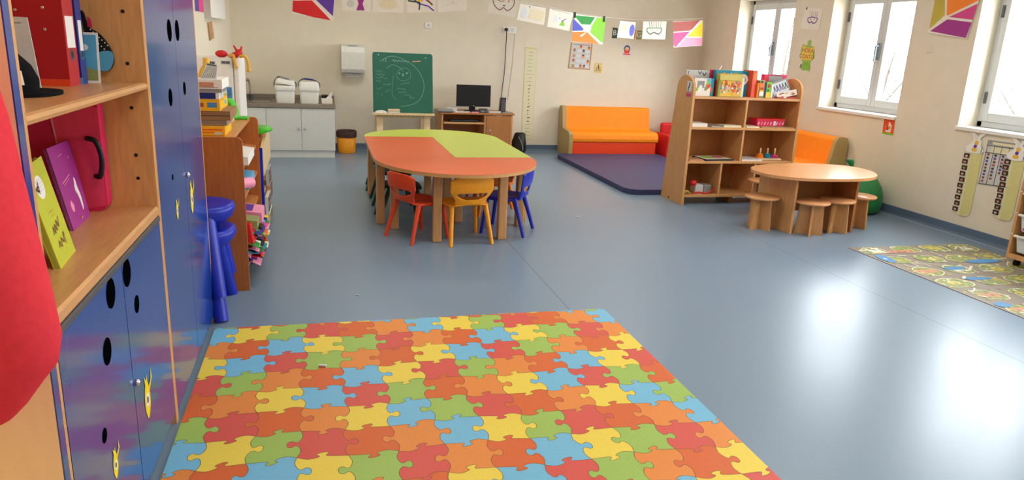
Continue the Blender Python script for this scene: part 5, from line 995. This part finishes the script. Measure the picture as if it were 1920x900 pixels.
# chalk bits on the floor and mat
for x, y, s, lb in ((1084, 407, .012, 'white chalk stub on the floor right of the joined tables'), (670, 553, .008, 'tiny white crumb on the bare floor behind the puzzle mat'), (605, 688, .013, 'small white chalk piece lying on the puzzle mat')):
    p = PZ(x, y, .003); on = .0046 if y > 600 else .0005
    MB().tube([(p.x-s*1.2, p.y+s*.4, on+s*.45), (p.x+s*1.2, p.y-s*.4, on+s*.45)], s*.45, 'white', 8).build('chalk', label=lb, cat='chalk')
# ------------------------------------------------------------------ right wall prints and rack
def wallR(name, lb, cat, px, items, base, dx=.004, outline=None, th=.002):
    q = [PX(x, y, XR-dx) for x, y in px]; mb = MB(); art(mb, q, items, base, th=th, outline=outline); return mb.build(name, label=lb, cat=cat)
wallR('drawing', 'white sheet with a purple eye-mask drawing between the two left windows', 'drawing', [(1511, 13), (1543, 17), (1535, 57), (1501, 53)], [('l', spline([(.28, .52), (.32, .36), (.45, .3), (.52, .38), (.6, .3), (.76, .36), (.82, .55)], 4, False), 'purple', .012), ('l', [(.28, .52), (.5, .58), (.82, .55)], 'purple', .010)]+[('l', [(.33+.1*k, .85), (.36+.1*k, .6)], ('mappink', 'purple', 'grey', 'hotpink', 'purple')[k], .006) for k in range(5)]+[('l', [(.42, .46), (.48, .48)], 'dgrey', .01), ('l', [(.62, .46), (.68, .5)], 'mappink', .01), ('r', (.05, .12, .88, 1.0), 'dgrey')], 'paper')
q = [(1503, 72), (1532, 76), (1525, 135), (1495, 131)]
dr = [(.35, .0), (.55, .03), (.75, .0), (.78, .12), (.70, .28), (.78, .34), (.95, .45), (.92, .6), (.86, .8), (.62, .80), (.66, .93), (.58, 1.0), (.44, .95), (.42, .80), (.12, .82), (.06, .6), (.1, .42), (.24, .3), (.28, .12), (.12, .1), (.22, .04)]
wallR('paper_cutout', 'green dragon-like cut-out holding a yellow sign that says hora conto', 'cut-out', q, [('p', [(.1, .34), (.84, .36), (.88, .80), (.66, .74), (.4, .74), (.14, .80)], 'signyellow'), ('t', 'HORA', 'brownline', (.5, .64, .075)), ('t', 'CONTO', 'brownline', (.48, .45, .07)), ('e', (.52, .18, .16, .1), 'lgreen'), ('l', [(.14, .1), (.2, .2), (.26, .1)], 'dkgreen', .01)], 'dragongreen', outline=dr)
wallR('painted_square', 'square painted olive, orange, pink and magenta between the two right windows', 'drawing', [(1755, -10), (1838, -6), (1812, 73), (1739, 62)], [('p', [(.02, .1), (.0, 1), (.22, 1), (.33, .50)], 'khaki'), ('p', [(.27, 1), (.98, 1), (1, .92), (.40, .50), (.37, .52)], 'orange'), ('p', [(1, .84), (.44, .47), (1, .46)], 'hotpink'), ('p', [(.06, .06), (.42, .41), (1, .40), (.98, .02)], 'violet')], 'paper', dx=.012)
wallR('picture_card', 'small orange card with a strawberry picture under the middle window', 'card', [(1658, 223), (1678, 224), (1674, 254), (1654, 250)], [('r', (.0, 1, 0, .1), 'lgreen'), ('p', [(.5, .85), (.8, .6), (.75, .15), (.3, .15), (.25, .5), (.5, .55)], 'paper'), ('e', (.42, .4, .14, .14), 'red'), ('e', (.62, .45, .1, .12), 'khaki')], 'chairred')
def chart(lb, pxs, bottom, flip):
    # rabbit (white head with crossing ears) above a long strip with a column of photographs
    head, b = [PX(x, y, XR-.006) for x, y in pxs], PX(bottom[0], bottom[1], XR-.006)
    yc, zt, zb = head[0].y, head[0].z, b.z
    t = thing('height_chart', lb, 'height chart', (XR-.01, yc, zb))
    mb = MB(); w_ = .085; Y0, Y1 = yc-w_, yc+w_
    art(mb, quadX(Y0, Y1, zb, zt-.19, XR-.006), [('p', [(.38, .0), (.62, .0), (.98, .08), (.98, 1), (.38, 1)], 'chartyel')], 'chartpale', th=.003, outline=[(.0, .03), (.36, .0), (.62, 0), (.9, .02), (1, .09), (.98, 1), (.02, 1)]); mb.build('strip', t)
    H_ = zt-.19-zb
    for k in range(10):
        z = zb+.03+H_*.092*k; m2 = MB(); y1 = Y1+.012-.006*(k % 2)
        art(m2, quadX(y1-.055, y1, z, z+.038, XR-.0105), [('e', (.5, .45, .24, .3), ('skin', 'tan', 'mappink')[k % 3]), ('e', (.5, .8, .28, .18), 'bagbrown')], 'ink', th=.001); m2.build('photo', t)
    mb = MB(); hz = zt-.19
    art(mb, quadX(yc-.10, yc+.10, hz-.02, zt, XR-.012), [('e', (.55, .42, .1, .1), 'gold'), ('e', (.52, .28, .08, .07), 'purple'), ('e', (.5, .14, .14, .08), 'gold'), ('l', [(.62, .72), (.5, .55), (.42, .72)], 'lgrey', .004), ('l', [(.85, .05), (.88, .3)], 'dgrey', .007), ('e', (.1, .24, .03, .03), 'white')], 'white', th=.004,
        outline=spline([(.12, .08), (.3, .0), (.8, .02), (.95, .12), (.8, .3), (.78, .5), (.7, .62), (.98, .88), (1.0, .98), (.88, 1.0), (.58, .70), (.5, .72), (.15, 1.0), (.02, .97), (.05, .88), (.34, .66), (.36, .5), (.28, .36), (.1, .24)], 3))
    mb.build('rabbit_head', t, label='white paper rabbit with long ears')
chart('long yellow height chart with a rabbit head, left of the calendar under the right window', [(1836, 241)], (1800, 404), 0)
chart('long yellow height chart with a rabbit head, next to the tray rack', [(1915, 252)], (1877, 412), 0)
wallR('calendar', 'grid-lined paper calendar on the right wall between the two height charts', 'calendar', [(1853, 262), (1925, 272), (1905, 355), (1834, 344)], [('r', (.0, 1, .9, 1.0), 'grey'), ('r', (.14, 1, .91, .965), 'chartpale'), ('r', (.14, .95, .72, .86), 'chartpale')]+[('l', [(.02+.197*k, 0), (.02+.197*k, .9)], 'dgrey', .005) for k in range(5)]+[('l', [(0, v), (1, v)], 'dgrey', .006) for v in (.01, .88, .72)]+[('e', (.10+.2*c, .68-.075*k, .035, .025, 8), ('brown', 'ink', 'purple', 'brownline')[(k+c) % 4]) for c, n in ((0, 9), (1, 8), (2, 6)) for k in range(n)], 'lgrey')
# tray rack
KX, KY1, KY0 = 5.0, 4.15, 3.15
t = thing('tray_rack', 'wooden rack on castors with grey pull-out trays by the right wall', 'rack', (5.19, 3.65, 0))
for y in (KY1-.022, KY0): MB().box(KX, 5.36, y, y+.022, .06, .78, 'rackwood').build('side_panel', t, bev=.003)
MB().box(KX, KX+.022, KY0+.022, KY1-.022, .06, .095, 'rackwood').build('bottom_rail', t); MB().box(KX, 5.36, KY0+.022, KY1-.022, .78, .80, 'rackwood').build('top', t)
MB().box(5.34, 5.36, KY0+.022, KY1-.022, .06, .78, 'rackwood').build('back_panel', t)
for x in (KX+.05, 5.31):
    for y in (KY1-.06, KY0+.06): MB().lathe([(0, 0), (.006, 0), (.028, .0), (.028, .02), (0, .02)], (0, 0, -.01), 'black', 16).xf(Matrix.Translation((x, y, .028)) @ Matrix.Rotation(math.pi/2, 4, 'X')).box(x-.008, x+.008, y-.008, y+.008, .03, .062, 'steel').build('castor', t)
for k, (z, c) in enumerate(((.115, 'frost'), (.275, 'hotpink'), (.435, 'deepblue'), (.595, 'lgreen'))):
    for y0 in (KY0+.03, KY0+.35, KY0+.67):
        y1 = y0+.29; mb = MB()
        mb.hexa([(KX+.01, y0+.03, z), (5.32, y0+.03, z), (5.32, y1-.03, z), (KX+.01, y1-.03, z)], [(KX-.002, y0+.01, z+.12), (5.33, y0+.01, z+.12), (5.33, y1-.01, z+.12), (KX-.002, y1-.01, z+.12)], 'frost')
        tr = mb.build('tray', t, bev=.006); MB().box(KX-.016, KX+.006, y0-.004, y1+.004, z+.112, z+.128, 'white').build('lip', tr, bev=.004)
        if k in (1, 2): MB().box(KX-.0005, KX+.004, y0+.045, y1-.045, z+.012, z+.03, c).build('contents', tr)
    for y in (KY1-.018,): MB().prism(ell(y+.006, z+.13, .005, .005, 10), 'x', KX-.004, KX, 'white').build('peg', t)
